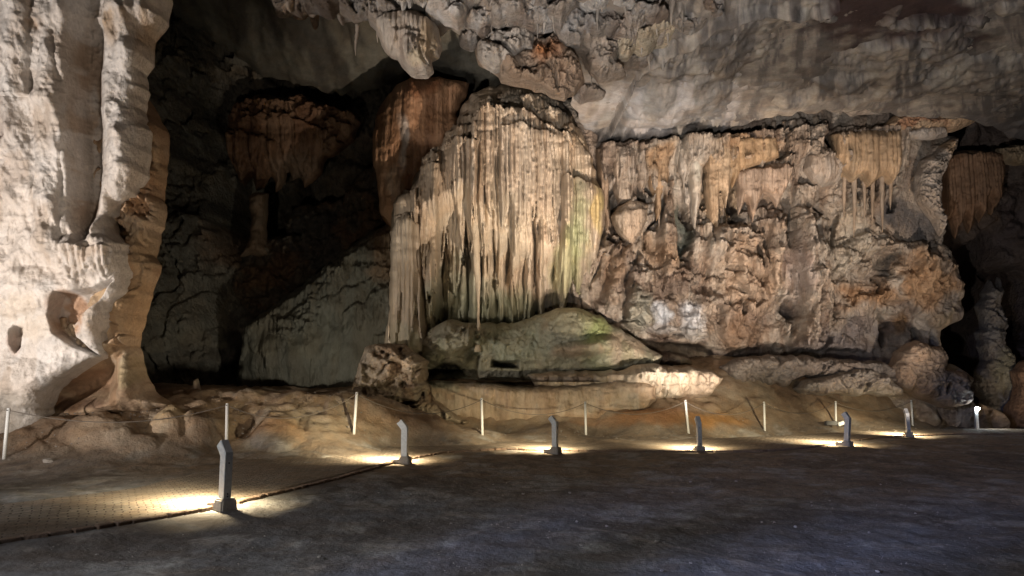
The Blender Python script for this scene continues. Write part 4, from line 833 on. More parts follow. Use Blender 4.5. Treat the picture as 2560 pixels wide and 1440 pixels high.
    for (cx, cy, rx, ry, c, k) in ((1545, 430, 40, 70, (.40, .33, .27), .7), (1645, 420, 40, 90, (.42, .27, .15), .8), (1736, 450, 30, 130, (.58, .50, .42), .85), (1790, 480, 50, 140, (.48, .34, .21), .7), (1880, 380, 90, 50, (.42, .26, .14), .8), (1900, 470, 70, 60, (.36, .27, .2), .6), (2000, 350, 60, 60, (.38, .31, .25), .6), (2160, 400, 100, 80, (.48, .35, .24), .8), (2050, 440, 50, 55, (.42, .35, .29), .7),
                               (1692, 570, 18, 95, (.10, .115, .095), .9), (2232, 560, 28, 60, (.035, .035, .038), .9), (2195, 660, 36, 20, (.03, .03, .03), .9), (1950, 785, 45, 20, (.03, .025, .022), .9), (1628, 575, 12, 34, (.03, .025, .02), .85), (1805, 500, 12, 60, (.05, .035, .03), .85), (1880, 660, 11, 70, (.05, .035, .03), .85), (1500, 430, 12, 60, (.10, .07, .05), .7), (1880, 352, 80, 10, (.04, .03, .03), .9), (1840, 800, 90, 60, (.20, .13, .09), .6), (2120, 850, 160, 34, (.24, .21, .20), .7), (1800, 880, 300, 18, (.08, .065, .06), .85), (1590, 800, 70, 60, (.30, .31, .26), .7), (1640, 800, 22, 50, (.62, .64, .68), .8), (1715, 790, 50, 60, (.58, .60, .64), .8), (1690, 840, 90, 30, (.42, .41, .40), .6), (1630, 640, 60, 60, (.35, .23, .14), .7), (1850, 700, 110, 110, (.46, .33, .23), .6), (1830, 830, 100, 50, (.25, .16, .1), .7), (2110, 600, 110, 100, (.52, .45, .36), .8), (2150, 750, 120, 60, (.42, .24, .12), .8), (2290, 690, 100, 90, (.50, .31, .17), .85), (2360, 790, 50, 40, (.55, .42, .28), .8),  # near-black spots: dark mineral, plus shade painted into gaps and wall foot
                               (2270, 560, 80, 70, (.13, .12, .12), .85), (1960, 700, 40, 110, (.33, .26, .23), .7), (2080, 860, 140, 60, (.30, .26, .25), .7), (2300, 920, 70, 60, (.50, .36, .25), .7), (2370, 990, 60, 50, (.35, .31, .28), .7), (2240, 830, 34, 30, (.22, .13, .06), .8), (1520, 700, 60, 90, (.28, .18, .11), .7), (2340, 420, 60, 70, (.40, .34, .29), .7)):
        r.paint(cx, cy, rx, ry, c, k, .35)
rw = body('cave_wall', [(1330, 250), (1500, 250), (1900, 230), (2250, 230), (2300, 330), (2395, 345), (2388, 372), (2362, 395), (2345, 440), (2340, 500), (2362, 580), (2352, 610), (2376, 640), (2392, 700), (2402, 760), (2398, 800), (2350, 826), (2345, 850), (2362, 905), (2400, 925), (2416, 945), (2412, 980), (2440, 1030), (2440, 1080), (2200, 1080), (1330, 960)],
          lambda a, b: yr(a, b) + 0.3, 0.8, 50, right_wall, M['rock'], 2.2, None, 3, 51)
tag(rw, 'brown draped right wall of the cave', None, None, 'structure')

# separate hanging pieces in front of the right wall
def dr(name, label, poly, Y, th, w, curt, base, paints=(), seed=60, cat='drapery', kn=0, mat='flow', group=None):
    def fn(r):
        r.base(base); r.rough(0.08, 1.0, 4, .04, 1.5)
        if kn: r.crag(kn, 1.3); r.crag(kn * .4, 2.8)
        for c in curt: r.curtain(*c)
        r.streaks(tuple(a * .6 for a in base), .5, 3, .4); r.streaks(tuple(min(.7, a * 1.35) for a in base), .5, 3, .4, .05, 4)
        for p in paints: r.paint(*p)
    o = body(name, poly, Y, th, w, fn, M[mat], 2.2, None, 2, seed); tag(o, label, cat, group); return o
dr('rock_lip', 'long pale rolled rock lip under the streaked ceiling, upper right', [(2110, 275), (2150, 262), (2230, 262), (2300, 250), (2350, 222), (2400, 216), (2432, 230), (2425, 250), (2370, 252), (2300, 268), (2220, 282), (2130, 290)], 26.8, .5, 14, [], (0.44, 0.38, 0.33), seed=61, cat='rock lip', mat='rock')
dr('rock_slab', 'tan slanting rock slab below the rolled pale lip', [(2190, 330), (2230, 292), (2290, 270), (2370, 256), (2440, 262), (2462, 248), (2480, 262), (2462, 285), (2420, 315), (2385, 330), (2300, 335)], 27.4, .7, 24, [], (0.46, 0.33, 0.22), [(2300, 310, 90, 16, (.38, .2, .12), .8)], seed=62, cat='rock slab', kn=.15, mat='rock')
dr('fringe_drapery', 'short grey fringe of drip stone beneath the tan slab', [(2255, 330), (2300, 318), (2362, 312), (2366, 340), (2330, 350), (2258, 350)], 27.2, .35, 12, [([(2255, 325), (2366, 318)], [(2255, 352), (2366, 345)], .15, .10, .4)], (0.40, 0.35, 0.31), seed=63)
dr('leaning_column', 'pale leaning forked rock column at the far end of the draped wall', [(2288, 440), (2300, 400), (2330, 385), (2345, 365), (2372, 350), (2394, 346), (2388, 368), (2372, 400), (2352, 440), (2346, 490), (2360, 560), (2350, 590), (2320, 540), (2290, 500)], 27.9, .8, 34, [], (0.46, 0.39, 0.33), [(2370, 380, 24, 40, (.52, .38, .24), .8)], seed=64, cat='rock column', kn=.25, mat='rock')
dr('curtain_drapery', 'broad golden brown stone curtain of rounded folds hanging on the right', [(2072, 340), (2110, 328), (2180, 330), (2246, 324), (2246, 400), (2240, 440), (2225, 462), (2205, 440), (2190, 452), (2165, 470), (2150, 440), (2130, 456), (2112, 445), (2092, 430), (2078, 400)], 27.6, .8, 30, [([(2060, 335), (2250, 325)], [(2060, 480), (2250, 500)], .35, .22, .2)], (0.47, 0.34, 0.22), seed=65)
dr('white_stalactite', 'long pointed whitish stalactite hanging down the middle of the draped wall', [(1708, 350), (1716, 342), (1755, 345), (1758, 400), (1752, 480), (1744, 540), (1737, 578), (1731, 560), (1724, 480), (1716, 420)], 27.4, .55, 22, [([(1700, 345), (1765, 345)], [(1700, 700), (1765, 700)], .06, .09, .05)], (0.56, 0.49, 0.41), seed=66, cat='stalactite')
dr('hanging_fan', 'fan shaped fluted stone shelf tapering to a point, beside the dome', [(1528, 540), (1545, 516), (1575, 500), (1600, 505), (1622, 515), (1618, 550), (1604, 580), (1590, 600), (1580, 625), (1568, 612), (1552, 596), (1536, 575)], 27.3, .7, 26, [([(1525, 530), (1625, 518)], [(1525, 640), (1625, 640)], .2, .12, .2)], (0.42, 0.33, 0.25), seed=67)
dr('box_drapery', 'square topped grey fluted column right of the dome', [(1528, 384), (1540, 372), (1582, 370), (1584, 440), (1580, 505), (1545, 510), (1532, 480), (1530, 430)], 27.6, .6, 20, [([(1525, 375), (1590, 372)], [(1525, 520), (1590, 520)], .1, .11, .1)], (0.42, 0.34, 0.27), seed=68)
dr('brown_drapery', 'brown fluted drapery with a thin tail, left of the long white stalactite', [(1612, 364), (1680, 358), (1680, 430), (1668, 470), (1655, 480), (1650, 540), (1642, 556), (1634, 500), (1618, 455)], 27.8, .6, 22, [([(1605, 362), (1685, 358)], [(1605, 600), (1685, 600)], .15, .12, .2)], (0.42, 0.28, 0.17), seed=69)

dr('tan_drapery', 'tall tan drapery ending in several uneven tips, right of the long white stalactite', [(1758, 362), (1800, 352), (1838, 358), (1836, 430), (1822, 470), (1815, 520), (1800, 480), (1796, 560), (1788, 640), (1780, 560), (1772, 600), (1764, 520), (1758, 450)], 27.6, .6, 26, [([(1750, 362), (1840, 355)], [(1750, 720), (1840, 640)], .2, .14, .4)], (0.45, 0.33, 0.22), seed=101)
dr('smooth_drapery', 'wide smooth golden brown drapery with a straight ragged hem', [(1800, 348), (1870, 338), (1942, 335), (1948, 395), (1920, 405), (1880, 420), (1850, 430), (1830, 470), (1815, 430), (1802, 400)], 27.5, .55, 24, [([(1795, 345), (1950, 335)], [(1795, 500), (1950, 440)], .1, .30, .2, 0, 0, None, .4)], (0.43, 0.29, 0.17), seed=102)
dr('ragged_drapery', 'ragged brown drips below the smooth golden drapery', [(1832, 430), (1880, 415), (1960, 405), (1985, 420), (1965, 470), (1940, 520), (1925, 490), (1905, 480), (1880, 560), (1862, 500), (1845, 540), (1836, 480)], 28.0, .55, 20, [([(1830, 425), (1985, 410)], [(1830, 600), (1985, 540)], .25, .15, .6)], (0.38, 0.28, 0.21), seed=103)
dr('narrow_drapery', 'narrow ringed pale column between the grey and brown draperies', [(1588, 372), (1602, 366), (1618, 370), (1620, 430), (1612, 470), (1600, 480), (1590, 460)], 27.6, .45, 12, [([(1585, 370), (1620, 368)], [(1585, 520), (1620, 520)], .08, .09, .2)], (0.45, 0.37, 0.30), seed=104)
dr('short_drapery', 'short pale fluted drapery left of and touching the long white stalactite', [(1688, 352), (1710, 346), (1722, 352), (1722, 430), (1712, 450), (1708, 480), (1700, 440), (1692, 430)], 27.7, .45, 14, [([(1685, 352), (1725, 348)], [(1685, 500), (1725, 500)], .08, .09, .3)], (0.50, 0.43, 0.36), seed=105)
dr('edge_drapery', 'ragged brown drapery tucked against the right flank of the dome', [(1488, 372), (1526, 362), (1530, 440), (1522, 500), (1530, 560), (1518, 600), (1510, 560), (1500, 500), (1492, 440)], 28.0, .5, 18, [([(1485, 368), (1530, 362)], [(1485, 560), (1530, 640)], .2, .13, .4)], (0.33, 0.24, 0.17), seed=106)
dr('stone_knob', 'round fluted stone knob hanging near the middle of the right wall', [(2012, 392), (2035, 375), (2070, 372), (2095, 395), (2098, 430), (2080, 462), (2052, 470), (2028, 455), (2010, 425)], 27.9, .9, 40, [([(2005, 380), (2100, 380)], [(2005, 480), (2100, 480)], .15, .13, .3)], (0.42, 0.35, 0.29), seed=107, cat='knob')
rnd = random.Random(31)
proto_s = None
for i, (a, b0, ln, rr) in enumerate(((2112, 440, 110, .10), (2135, 445, 150, .12), (2160, 455, 90, .09), (2182, 450, 120, .10), (2205, 450, 130, .11), (2228, 445, 80, .10), (1910, 322, 40, .08), (1935, 318, 46, .09), (1985, 312, 60, .11), (2010, 310, 44, .08), (2040, 306, 70, .12), (1960, 316, 50, .09), (1650, 480, 90, .08), (1806, 520, 80, .09))):
    P = [V(a, b0 - 12, 27.6), V(a + rnd.uniform(-2, 2), b0 + ln * .5, 27.6), V(a + rnd.uniform(-3, 3), b0 + ln, 27.6)]
    n = 16; Q = []; Rr = []
    for k in range(n):
        t = k / (n - 1); q = P[0].lerp(P[1], t * 2) if t < .5 else P[1].lerp(P[2], t * 2 - 1); Q.append(q); Rr.append(max(.006, rr * (1 - t) ** .7 * rnd.uniform(.85, 1.12)))
    v, f = tube(Q, Rr, 10, .2, i)
    o = link_mesh('stalactite', np.array([tuple(q) for q in v]), f, M['flow'], None, np.zeros((len(v), 3)) + np.array((.42, .33, .25)))
    tag(o, 'thin tan stalactite hanging from the upper part of the right wall', 'stalactite', 'thin stalactites on the right wall')

# ================================================================== CEILING (upper right)
def yceil(a, b):
    e = ray(a, np.minimum(b, 330)); base = (11.6 - CAMZ) * e[1] / e[2]
    return np.minimum(base + 0.0015 * (1500 - a).clip(0, 800), 31) - 0.8
def ceil_fn(r):
    Xc, Yc, Zc = at(r.px, r.py, yceil(r.px, r.py))
    r.base((0.33, 0.295, 0.26))
    left = 1 - sstep(1440, 1700, r.px + (r.py - 100) * 0.9)
    r.H += 0.35 * fbm(Xc * .35, Yc * .35, None, 4, 3) + 0.10 * fbm(Xc * 1.2, Yc * 1.2, None, 4, 5)
    r.H += left * (0.7 * fbm(Xc * .5, Yc * .5, None, 5, 7) + 0.4 * (ridged(Xc * .8, Yc * .6, None, 4, 8) - .4)); r.H -= 1.0 * left; r.mic = (2, 2, .012); r.crag(.85, .55, left, 1, 1, .5); r.crag(.30, 1.4, left, 1, 1, .5)
    for c in (([(1300, 10), (1400, 0), (1480, 12)], [(1300, 50), (1480, 60)], .18, .24, .3), ([(1520, 30), (1600, 20), (1700, 34)], [(1520, 70), (1700, 80)], .18, .2, .3), ([(960, 10), (1060, 20), (1180, 12)], [(960, 40), (1180, 46)], .15, .12, .3), ([(1480, 130), (1560, 120), (1650, 132)], [(1480, 170), (1650, 165)], .15, .2, .3)): r.curtain(*c)
    r.slots(40, (1180, 0, 1720, 230), (.3, .9), (8, 26), (6, 18), 5, left)
    r.H += (1 - left) * 0.10 * fbm((Xc + .45 * Yc * 0) * 1.1, Yc * .25, None, 4, 12)
    for P, a in (([(1190, 40), (1230, 90), (1215, 150), (1180, 140)], .8), ([(1480, 110), (1540, 120), (1520, 170), (1470, 160)], .7), ([(1770, 0), (1800, 10), (1800, 45), (1770, 45)], .5)): r.dent(P, a, 14)
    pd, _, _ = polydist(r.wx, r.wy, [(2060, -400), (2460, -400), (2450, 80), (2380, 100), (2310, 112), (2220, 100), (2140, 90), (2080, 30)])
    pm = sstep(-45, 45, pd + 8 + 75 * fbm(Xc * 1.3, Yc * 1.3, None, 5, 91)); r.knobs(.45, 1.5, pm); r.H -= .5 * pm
    dd, ii = worley(Xc * 3.2, Yc * 2.2, 66); r.H -= (1 - left) * .10 * (1 - sstep(.05, .32, dd)) * (ii > .6); r.H += (1 - left) * .05 * fbm(Xc * 2.5, Yc * 1.2, None, 4, 67)
    # ledge crack line
    for pts, am in (([(1480, 420), (1600, 180), (1700, 110), (1840, 40), (2000, 20), (2080, 0)], .35), ([(1500, 210), (1620, 190), (1760, 180)], .12), ([(1800, 250), (2000, 215)], .1)):
        ly = np.interp(r.px, [p[0] for p in pts][0:], [p[1] for p in pts]); inn = (r.px > pts[0][0]) & (r.px < pts[-1][0])
        r.H += am * inn * np.exp(-((r.wy - ly) / 9) ** 2)
    # colour: radiating streaks over the bare ceiling
    ang = (Xc - 3.0) / (Yc * 1.0 - 4.0)
    st = fbm(ang * 48, Yc * .35, None, 5, 44, .65)
    rt = 1 - left
    r.paintm(sstep(0, .5, st) * rt, (0.45, 0.40, 0.335), .8); r.paintm(sstep(0.02, .35, -st) * rt, (0.13, 0.12, 0.115), .85)
    r.paint(1620, 260, 220, 110, (0.23, 0.24, 0.25), .65, .3); r.paintm(sstep(0.0, .45, fbm(Xc * 1.1, Yc * 1.1, None, 5, 49)) * rt, (0.20, 0.175, 0.155), .6); r.paintm(sstep(.15, .45, fbm(ang * 30 + 5, Yc * .25, None, 3, 47)) * rt * (1 - sstep(1800, 1950, r.px)) * sstep(150, 220, r.py), (0.52, 0.50, 0.50), .6)
    dd, ii = worley(ang * 22, Yc * .8, 61); r.paintm((1 - sstep(.12, .3, dd)) * (ii > .55) * rt * sstep(1750, 1850, r.px), (0.13, 0.11, 0.10), .6)
    r.paintm(left, (0.27, 0.225, 0.185), .85); r.paintm(left * sstep(.05, .4, fbm(r.x * .9, r.z * .9, None, 5, 33)), (0.16, 0.12, 0.095), .7); r.paintm(left * sstep(.1, .45, fbm(r.x * 1.1, r.z * 1.1, None, 5, 35)), (0.52, 0.47, 0.41), .7)
    r.paint(1240, 120, 140, 80, (0.42, 0.35, 0.28), .5); r.paint(1360, 165, 60, 50, (0.45, 0.19, 0.07), .9, .3); r.paint(1430, 190, 40, 30, (0.40, 0.27, 0.18), .7); r.paint(1100, 20, 120, 25, (0.50, 0.50, 0.50), .6); r.paint(1600, 100, 60, 40, (0.50, 0.42, 0.32), .7); r.paint(1450, 20, 130, 30, (0.40, 0.38, 0.36), .6)
    r.paint(1500, 330, 60, 30, (0.12, 0.12, 0.12), .7); r.paint(2500, 330, 130, 70, (0.15, 0.14, 0.14), .8, .3)
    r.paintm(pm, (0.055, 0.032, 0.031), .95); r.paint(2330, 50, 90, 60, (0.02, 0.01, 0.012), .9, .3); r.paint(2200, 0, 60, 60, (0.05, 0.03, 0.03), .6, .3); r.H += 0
CE = [(640, -700), (3100, -700), (3100, 420), (2560, 352), (2490, 320), (2440, 296), (2300, 290), (2150, 275), (2080, 275), (1980, 285), (1900, 300), (1800, 328), (1700, 342), (1600, 350), (1500, 352), (1455, 310), (1432, 270), (1425, 225), (1400, 200), (1370, 190), (1330, 165), (1250, 150), (1215, 140), (1195, 130), (1170, 110), (1130, 75), (1090, 90), (1000, 80), (960, 60), (930, 55), (900, 40), (860, 30), (800, 20), (780, 45), (760, 30), (720, 35), (690, 0)]
tag(body('cave_ceiling', CE, yceil, 0.7, 30, ceil_fn, M['ceil'], 3.0, None, 6, 71, hdir=(-0.5, -0.85)), 'grey streaked rock ceiling sloping over the right side', None, None, 'structure')
ceil_o = [o for o in bpy.data.objects if o.name.startswith('cave_ceiling')][-1]
rnd = random.Random(77)
for i, (cx, cy, rr, c) in enumerate(((905, 10, 44, .30), (965, 34, 36, .38), (1130, 18, 46, .52), (1215, 52, 40, .40), (1265, 20, 44, .36), (1330, 40, 46, .34), (1395, 22, 40, .30), (1440, 66, 44, .33), (1500, 60, 46, .28), (1560, 70, 40, .40), (1610, 30, 42, .36), (1660, 74, 40, .48), (1720, 50, 44, .34), (1770, 24, 40, .40), (1500, 150, 36, .26), (1590, 150, 34, .36), (1180, 96, 26, .30), (1470, 232, 26, .26), (740, 8, 40, .22), (810, 6, 40, .20), (1840, 16, 36, .36))):
    n = 13; ph = rnd.uniform(0, 6)
    poly = [(cx + rr * rnd.uniform(.7, 1.35) * math.cos(t) * 1.35, cy + rr * rnd.uniform(.55, 1.15) * math.sin(t) * (1.1 if math.sin(t) > 0 else .8)) for t in [ph + 2 * math.pi * k / n for k in range(n)]]
    def kf(r, c=c, i=i):
        r.base((c, c * .86, c * .74)); r.crag(.45, .8, 1, 1, .8, .5); r.crag(.14, 2, 1, 1, .7, .5)
        if i % 2: r.curtain([(cx - rr, cy - 6), (cx, cy - 14), (cx + rr, cy - 4)], [(cx - rr, cy + rr * .7), (cx, cy + rr), (cx + rr, cy + rr * .6)], .3, .12, .5)
        r.mottle((c * .5, c * .36, c * .28), .6, 1.2, .1); r.mottle((min(.7, c * 1.5),) * 3, .4, 1.5, .15, 4)
    body('ceiling_knob', poly, float(yceil(np.array(cx), np.array(cy))) + .25, .75, 22, kf, M['rock'], 2.4, ceil_o, 5, 300 + i)
sp = None
for i in range(34):
    a = rnd.uniform(860, 1780); b = rnd.uniform(0, 90) if i % 3 else rnd.uniform(60, 170)
    if 1000 < a < 1190 and b > 60: a += 300
    p0 = V(a, b, float(yceil(np.array(a), np.array(b))) - .15); ln = rnd.uniform(.25, .75); rr = rnd.uniform(.05, .11); Q, Rr = [], []
    for k in range(12):
        t = k / 11; Q.append(p0 + Vector((.02 * math.sin(t * 5 + i), 0, .3 - (ln + .3) * t))); Rr.append(max(.008, rr * (1 - t) ** .65 * rnd.uniform(.85, 1.15)))
    v, f = tube(Q, Rr, 9, .2, i); c = rnd.uniform(.3, .5)
    o = link_mesh('stalactite', np.array([tuple(q) for q in v]), f, M['flow'], None, np.zeros((len(v), 3)) + np.array((c, c * .88, c * .76)))
    tag(o, 'small grey stalactite hanging from the rugged ceiling along the top edge', 'stalactite', 'small stalactites along the top edge')
def clump(r):
    r.base((0.48, 0.42, 0.36)); r.rough(.15, .9, 4)
    r.curtain([(935, 60), (1000, 45), (1080, 60)], [(935, 150), (1080, 190)], .25, .12, .3); r.curtain([(985, 90), (1060, 95)], [(985, 165), (1060, 175)], .12, .10, .3)
    r.knobs(.2, 1.6); r.paint(1080, 110, 30, 60, (.50, .39, .26), .8); r.paint(1050, 170, 30, 30, (.50, .44, .32), .7); r.streaks((.34, .27, .23), .4, 3.5, .5)
o = body('hanging_clump', [(930, 60), (960, 30), (1040, 25), (1090, 60), (1105, 100), (1100, 140), (1080, 155), (1085, 180), (1068, 196), (1040, 192), (1012, 180), (990, 150), (965, 130), (945, 100)], 19.3, .9, 45, clump, M['flow'], 2.2, None, 4, 72)
tag(o, 'pale fluted stalactite clump hanging from the ceiling above the dome', 'stalactite clump')
def orange_knob(r):
    r.base((0.36, 0.27, 0.20)); r.crag(.5, .7, 1, 1, .8, .5); r.crag(.18, 1.6, 1, 1, .7, .5); r.scatter(6, (1190, 90, 1460, 230), (.1, .3), (20, 60), (20, 60), (.08, .14), 3); r.paint(1350, 150, 60, 45, (.46, .18, .06), .9, .3); r.paint(1430, 190, 45, 50, (.42, .29, .2), .7)
o = body('hanging_rock', [(1190, 130), (1260, 90), (1340, 80), (1420, 120), (1455, 160), (1462, 200), (1440, 232), (1410, 252), (1385, 240), (1340, 222), (1290, 215), (1240, 190), (1205, 170)], 20.3, 1.0, 45, orange_knob, M['rock'], 2.2, None, 7, 73)
tag(o, 'craggy hanging rock with an orange rust patch over the dome', 'hanging rock')
def crag(base, cur=(), kn=.35, pn=()):
    def fn(r):
        r.base(base); r.crag(.5, .7, 1, 1, .8, .5); r.crag(.16, 1.7, 1, 1, .7, .5); r.scatter(5, (r.px.min(), r.py.min(), r.px.max(), r.py.max()), (.1, .25), (20, 60), (20, 50), (.08, .14), 3)
        for c in cur: r.curtain(*c)
        r.mottle(tuple(a * .6 for a in base), .5, 1.2, .15); r.mottle(tuple(min(.75, a * 1.4) for a in base), .7, 1.3, .0, 4)
        for p in pn: r.paint(*p)
    return fn
for nm, lab, cat, poly, Y, th_, w_, fn in (
    ('hanging_rock', 'pale grey angular hanging block just right of the fluted clump', 'hanging rock', [(1188, 120), (1205, 95), (1250, 80), (1310, 70), (1335, 95), (1330, 130), (1290, 160), (1262, 172), (1240, 178), (1205, 165), (1192, 145)], 19.6, .9, 30, crag((.44, .39, .34))),
    ('ceiling_ledge', 'pale whitish ledge with a dripping fringe along the top edge, above the clump', 'ledge', [(1060, 20), (1100, -10), (1180, -20), (1260, -10), (1215, 25), (1205, 42), (1150, 35), (1120, 52), (1085, 45)], 19.4, .8, 22, crag((.55, .55, .53), [([(1070, 25), (1260, 20)], [(1070, 60), (1260, 50)], .2, .1, .5)])),
    ('ceiling_ledge', 'grey drooping ledge with small drip points, upper left of the clump', 'ledge', [(840, -20), (900, -30), (1060, -30), (1080, 30), (1040, 40), (990, 60), (965, 95), (945, 85), (930, 50), (880, 45), (850, 62), (842, 30)], 20.2, .8, 26, crag((.36, .32, .29), [([(840, 15), (1060, 20)], [(840, 60), (960, 110), (1060, 60)], .3, .12, .6)])),
    ('hanging_rock', 'brown knobbly rock cluster hanging at the top edge over the dark chamber', 'hanging rock', [(690, -60), (860, -60), (850, 0), (830, 20), (800, 20), (786, 74), (778, 60), (776, 25), (758, 44), (735, 42), (720, 25), (700, 5)], 21, .8, 26, crag((.27, .20, .15))),
    ('hanging_rock', 'craggy grey brown rock mass hanging between the orange rock and the streaked ceiling', 'hanging rock', [(1330, 60), (1400, 40), (1470, 50), (1500, 90), (1560, 110), (1540, 150), (1560, 190), (1500, 200), (1470, 180), (1450, 150), (1400, 120), (1350, 110)], 20.4, .9, 34, crag((.33, .27, .22))),
    ('hanging_drapery', 'yellowish cream drip knobs under the ceiling, right of the orange rock', 'drapery', [(1530, 110), (1560, 70), (1620, 60), (1680, 70), (1700, 100), (1660, 120), (1640, 118), (1600, 140), (1590, 128), (1570, 150), (1548, 150), (1540, 130)], 19.8, .7, 22, crag((.52, .44, .33), [([(1530, 95), (1700, 85)], [(1530, 160), (1700, 130)], .25, .13, .5)])),
    ('hanging_drapery', 'grey white folded drapery along the top edge, centre right', 'drapery', [(1290, -60), (1700, -60), (1760, 0), (1700, 30), (1640, 20), (1600, 50), (1520, 40), (1480, 60), (1440, 30), (1380, 45), (1330, 20), (1300, 0)], 18.6, .8, 34, crag((.44, .41, .38), [([(1290, -20), (1760, -30)], [(1290, 60), (1760, 60)], .35, .22, .5)], .2)),
):
    o = body(nm, poly, Y, th_, w_, fn, M['rock'], 2.4, None, 6, 90 + len(lab)); tag(o, lab, cat)

# ================================================================== FAR RIGHT
def far_right(r):
    r.base((0.17, 0.13, 0.11)); r.rough(.5, .5, 5, .3, .6); r.knobs(.5, .9)
    r.curtain([(2345, 385), (2420, 375), (2500, 385)], [(2345, 560), (2420, 600), (2500, 540)], .6, .2, .4); r.blob(2530, 400, 50, 30, 1)
    r.dent([(2370, 560), (2440, 600), (2480, 560), (2500, 640), (2460, 820), (2500, 1000), (2360, 1000), (2340, 700)], 6, 30); r.dent([(2490, 650), (2600, 680), (2600, 850), (2500, 880)], 4, 30)
    r.paint(2420, 470, 90, 110, (.26, .15, .08), .85); r.paint(2530, 392, 50, 26, (.52, .40, .26), .85); r.paint(2540, 560, 70, 90, (.12, .09, .09), .7)
tag(sheet('cave_wall', 2250, 3000, 250, 1090, lambda a, b: 35.0 + 0 * a, far_right, M['rock'], 4, 81), 'dark far wall of the right chamber', None, None, 'structure')
dr('brown_curtain', 'dim red brown drapery of long folds hanging beyond the right wall end', [(2350, 392), (2380, 380), (2430, 374), (2500, 386), (2504, 440), (2492, 500), (2478, 540), (2462, 500), (2448, 560), (2436, 530), (2420, 585), (2404, 540), (2386, 600), (2372, 545), (2358, 560), (2348, 480)], 33.0, .7, 26, [([(2340, 385), (2510, 380)], [(2340, 640), (2510, 560)], .4, .2, .4)], (0.30, 0.18, 0.11), seed=121)
dr('tan_ledge', 'small tan rounded ledge high at the right edge', [(2490, 372), (2530, 362), (2600, 365), (2600, 410), (2540, 414), (2500, 405)], 32.5, .6, 16, [], (0.46, 0.35, 0.23), seed=122, cat='ledge', kn=.2, mat='rock')
def stal(base, kn=.3, pn=()):
    def fn(r):
        r.base(base); r.crag(.32, .9, 1, 1, .8, .5); r.crag(.09, 2.2, 1, 1, .7, .5); r.slots(8, (r.px.min(), r.py.min(), r.px.max(), r.py.max()), (.15, .5), (3, 9), (5, 20), 5); r.H += .12 * ridged(r.x * .8, r.z * 2.2, None, 3, 5); r.mottle(tuple(a * .5 for a in base), .5, 1.2)
        for p in pn: r.paint(*p)
    return fn
o = body('stalagmite', [(2440, 1070), (2448, 1000), (2430, 960), (2452, 900), (2438, 850), (2450, 800), (2442, 760), (2462, 715), (2472, 695), (2484, 720), (2492, 690), (2502, 700), (2500, 760), (2512, 800), (2505, 850), (2535, 900), (2545, 960), (2530, 1010), (2540, 1070)], 33, .9, 40, stal((.34, .30, .26), pn=((2500, 930, 40, 60, (.46, .40, .25), .7),)), M['rock'], 2.5, None, 6, 82)
tag(o, 'tall grey lumpy stalagmite standing in the dark gap at the right', 'stalagmite')
o = body('boulder', [(2520, 1075), (2515, 1020), (2535, 985), (2530, 930), (2555, 900), (2600, 890), (2700, 900), (2700, 1080)], 31.5, .8, 30, stal((.46, .27, .16), .4), M['rock'], 3, None, 5, 83)
tag(o, 'orange brown boulder at the far right edge', 'boulder')
o = body('rock_ridge', [(2250, 1062), (2300, 1040), (2400, 1020), (2450, 1010), (2500, 1030), (2520, 1055), (2515, 1078), (2300, 1080)], 30, .7, 20, stal((.36, .26, .18), .15), M['rock'], 3, None, 3, 84)
tag(o, 'low brown rock ridge behind the lit lamp post', 'rock ridge')
o = body('rock_shelf', [(1800, 915), (1850, 890), (1990, 888), (2090, 898), (2200, 905), (2260, 930), (2260, 960), (2100, 950), (2010, 945), (1950, 970), (1830, 965)], 27.5, .8, 24, stal((.25, .215, .185), .2), M['rock'], 2.5, None, 4, 85)
tag(o, 'upper weathered rock shelf along the foot of the right wall', 'rock shelf')
o = body('rock_shelf', [(1980, 975), (2020, 945), (2100, 930), (2160, 918), (2210, 935), (2250, 970), (2255, 990), (2160, 990), (2000, 985)], 26.8, .7, 20, stal((.32, .28, .235), .25), M['rock'], 2.5, None, 4, 86)
tag(o, 'lower pale knobbly rock shelf, in front of the upper one', 'rock shelf')
o = body('stump_rock', [(2230, 960), (2222, 920), (2238, 880), (2262, 858), (2290, 852), (2320, 868), (2345, 865), (2362, 890), (2358, 925), (2400, 930), (2414, 950), (2420, 1010), (2360, 1020), (2280, 995)], 27.2, 1.0, 40, stal((.44, .33, .24), .2, ((2360, 975, 70, 45, (.30, .27, .25), .8),)), M['rock'], 2.5, None, 4, 87)
tag(o, 'tan and grey buttress rock at the foot of the right wall end', 'rock')
dr('stalagmite', 'tiny pale stalagmite on the mound edge by the left pillar', [(478, 985), (484, 950), (494, 946), (500, 965), (506, 985)], 19.5, .2, 10, [], (.40, .33, .26), seed=88, cat='stalagmite')

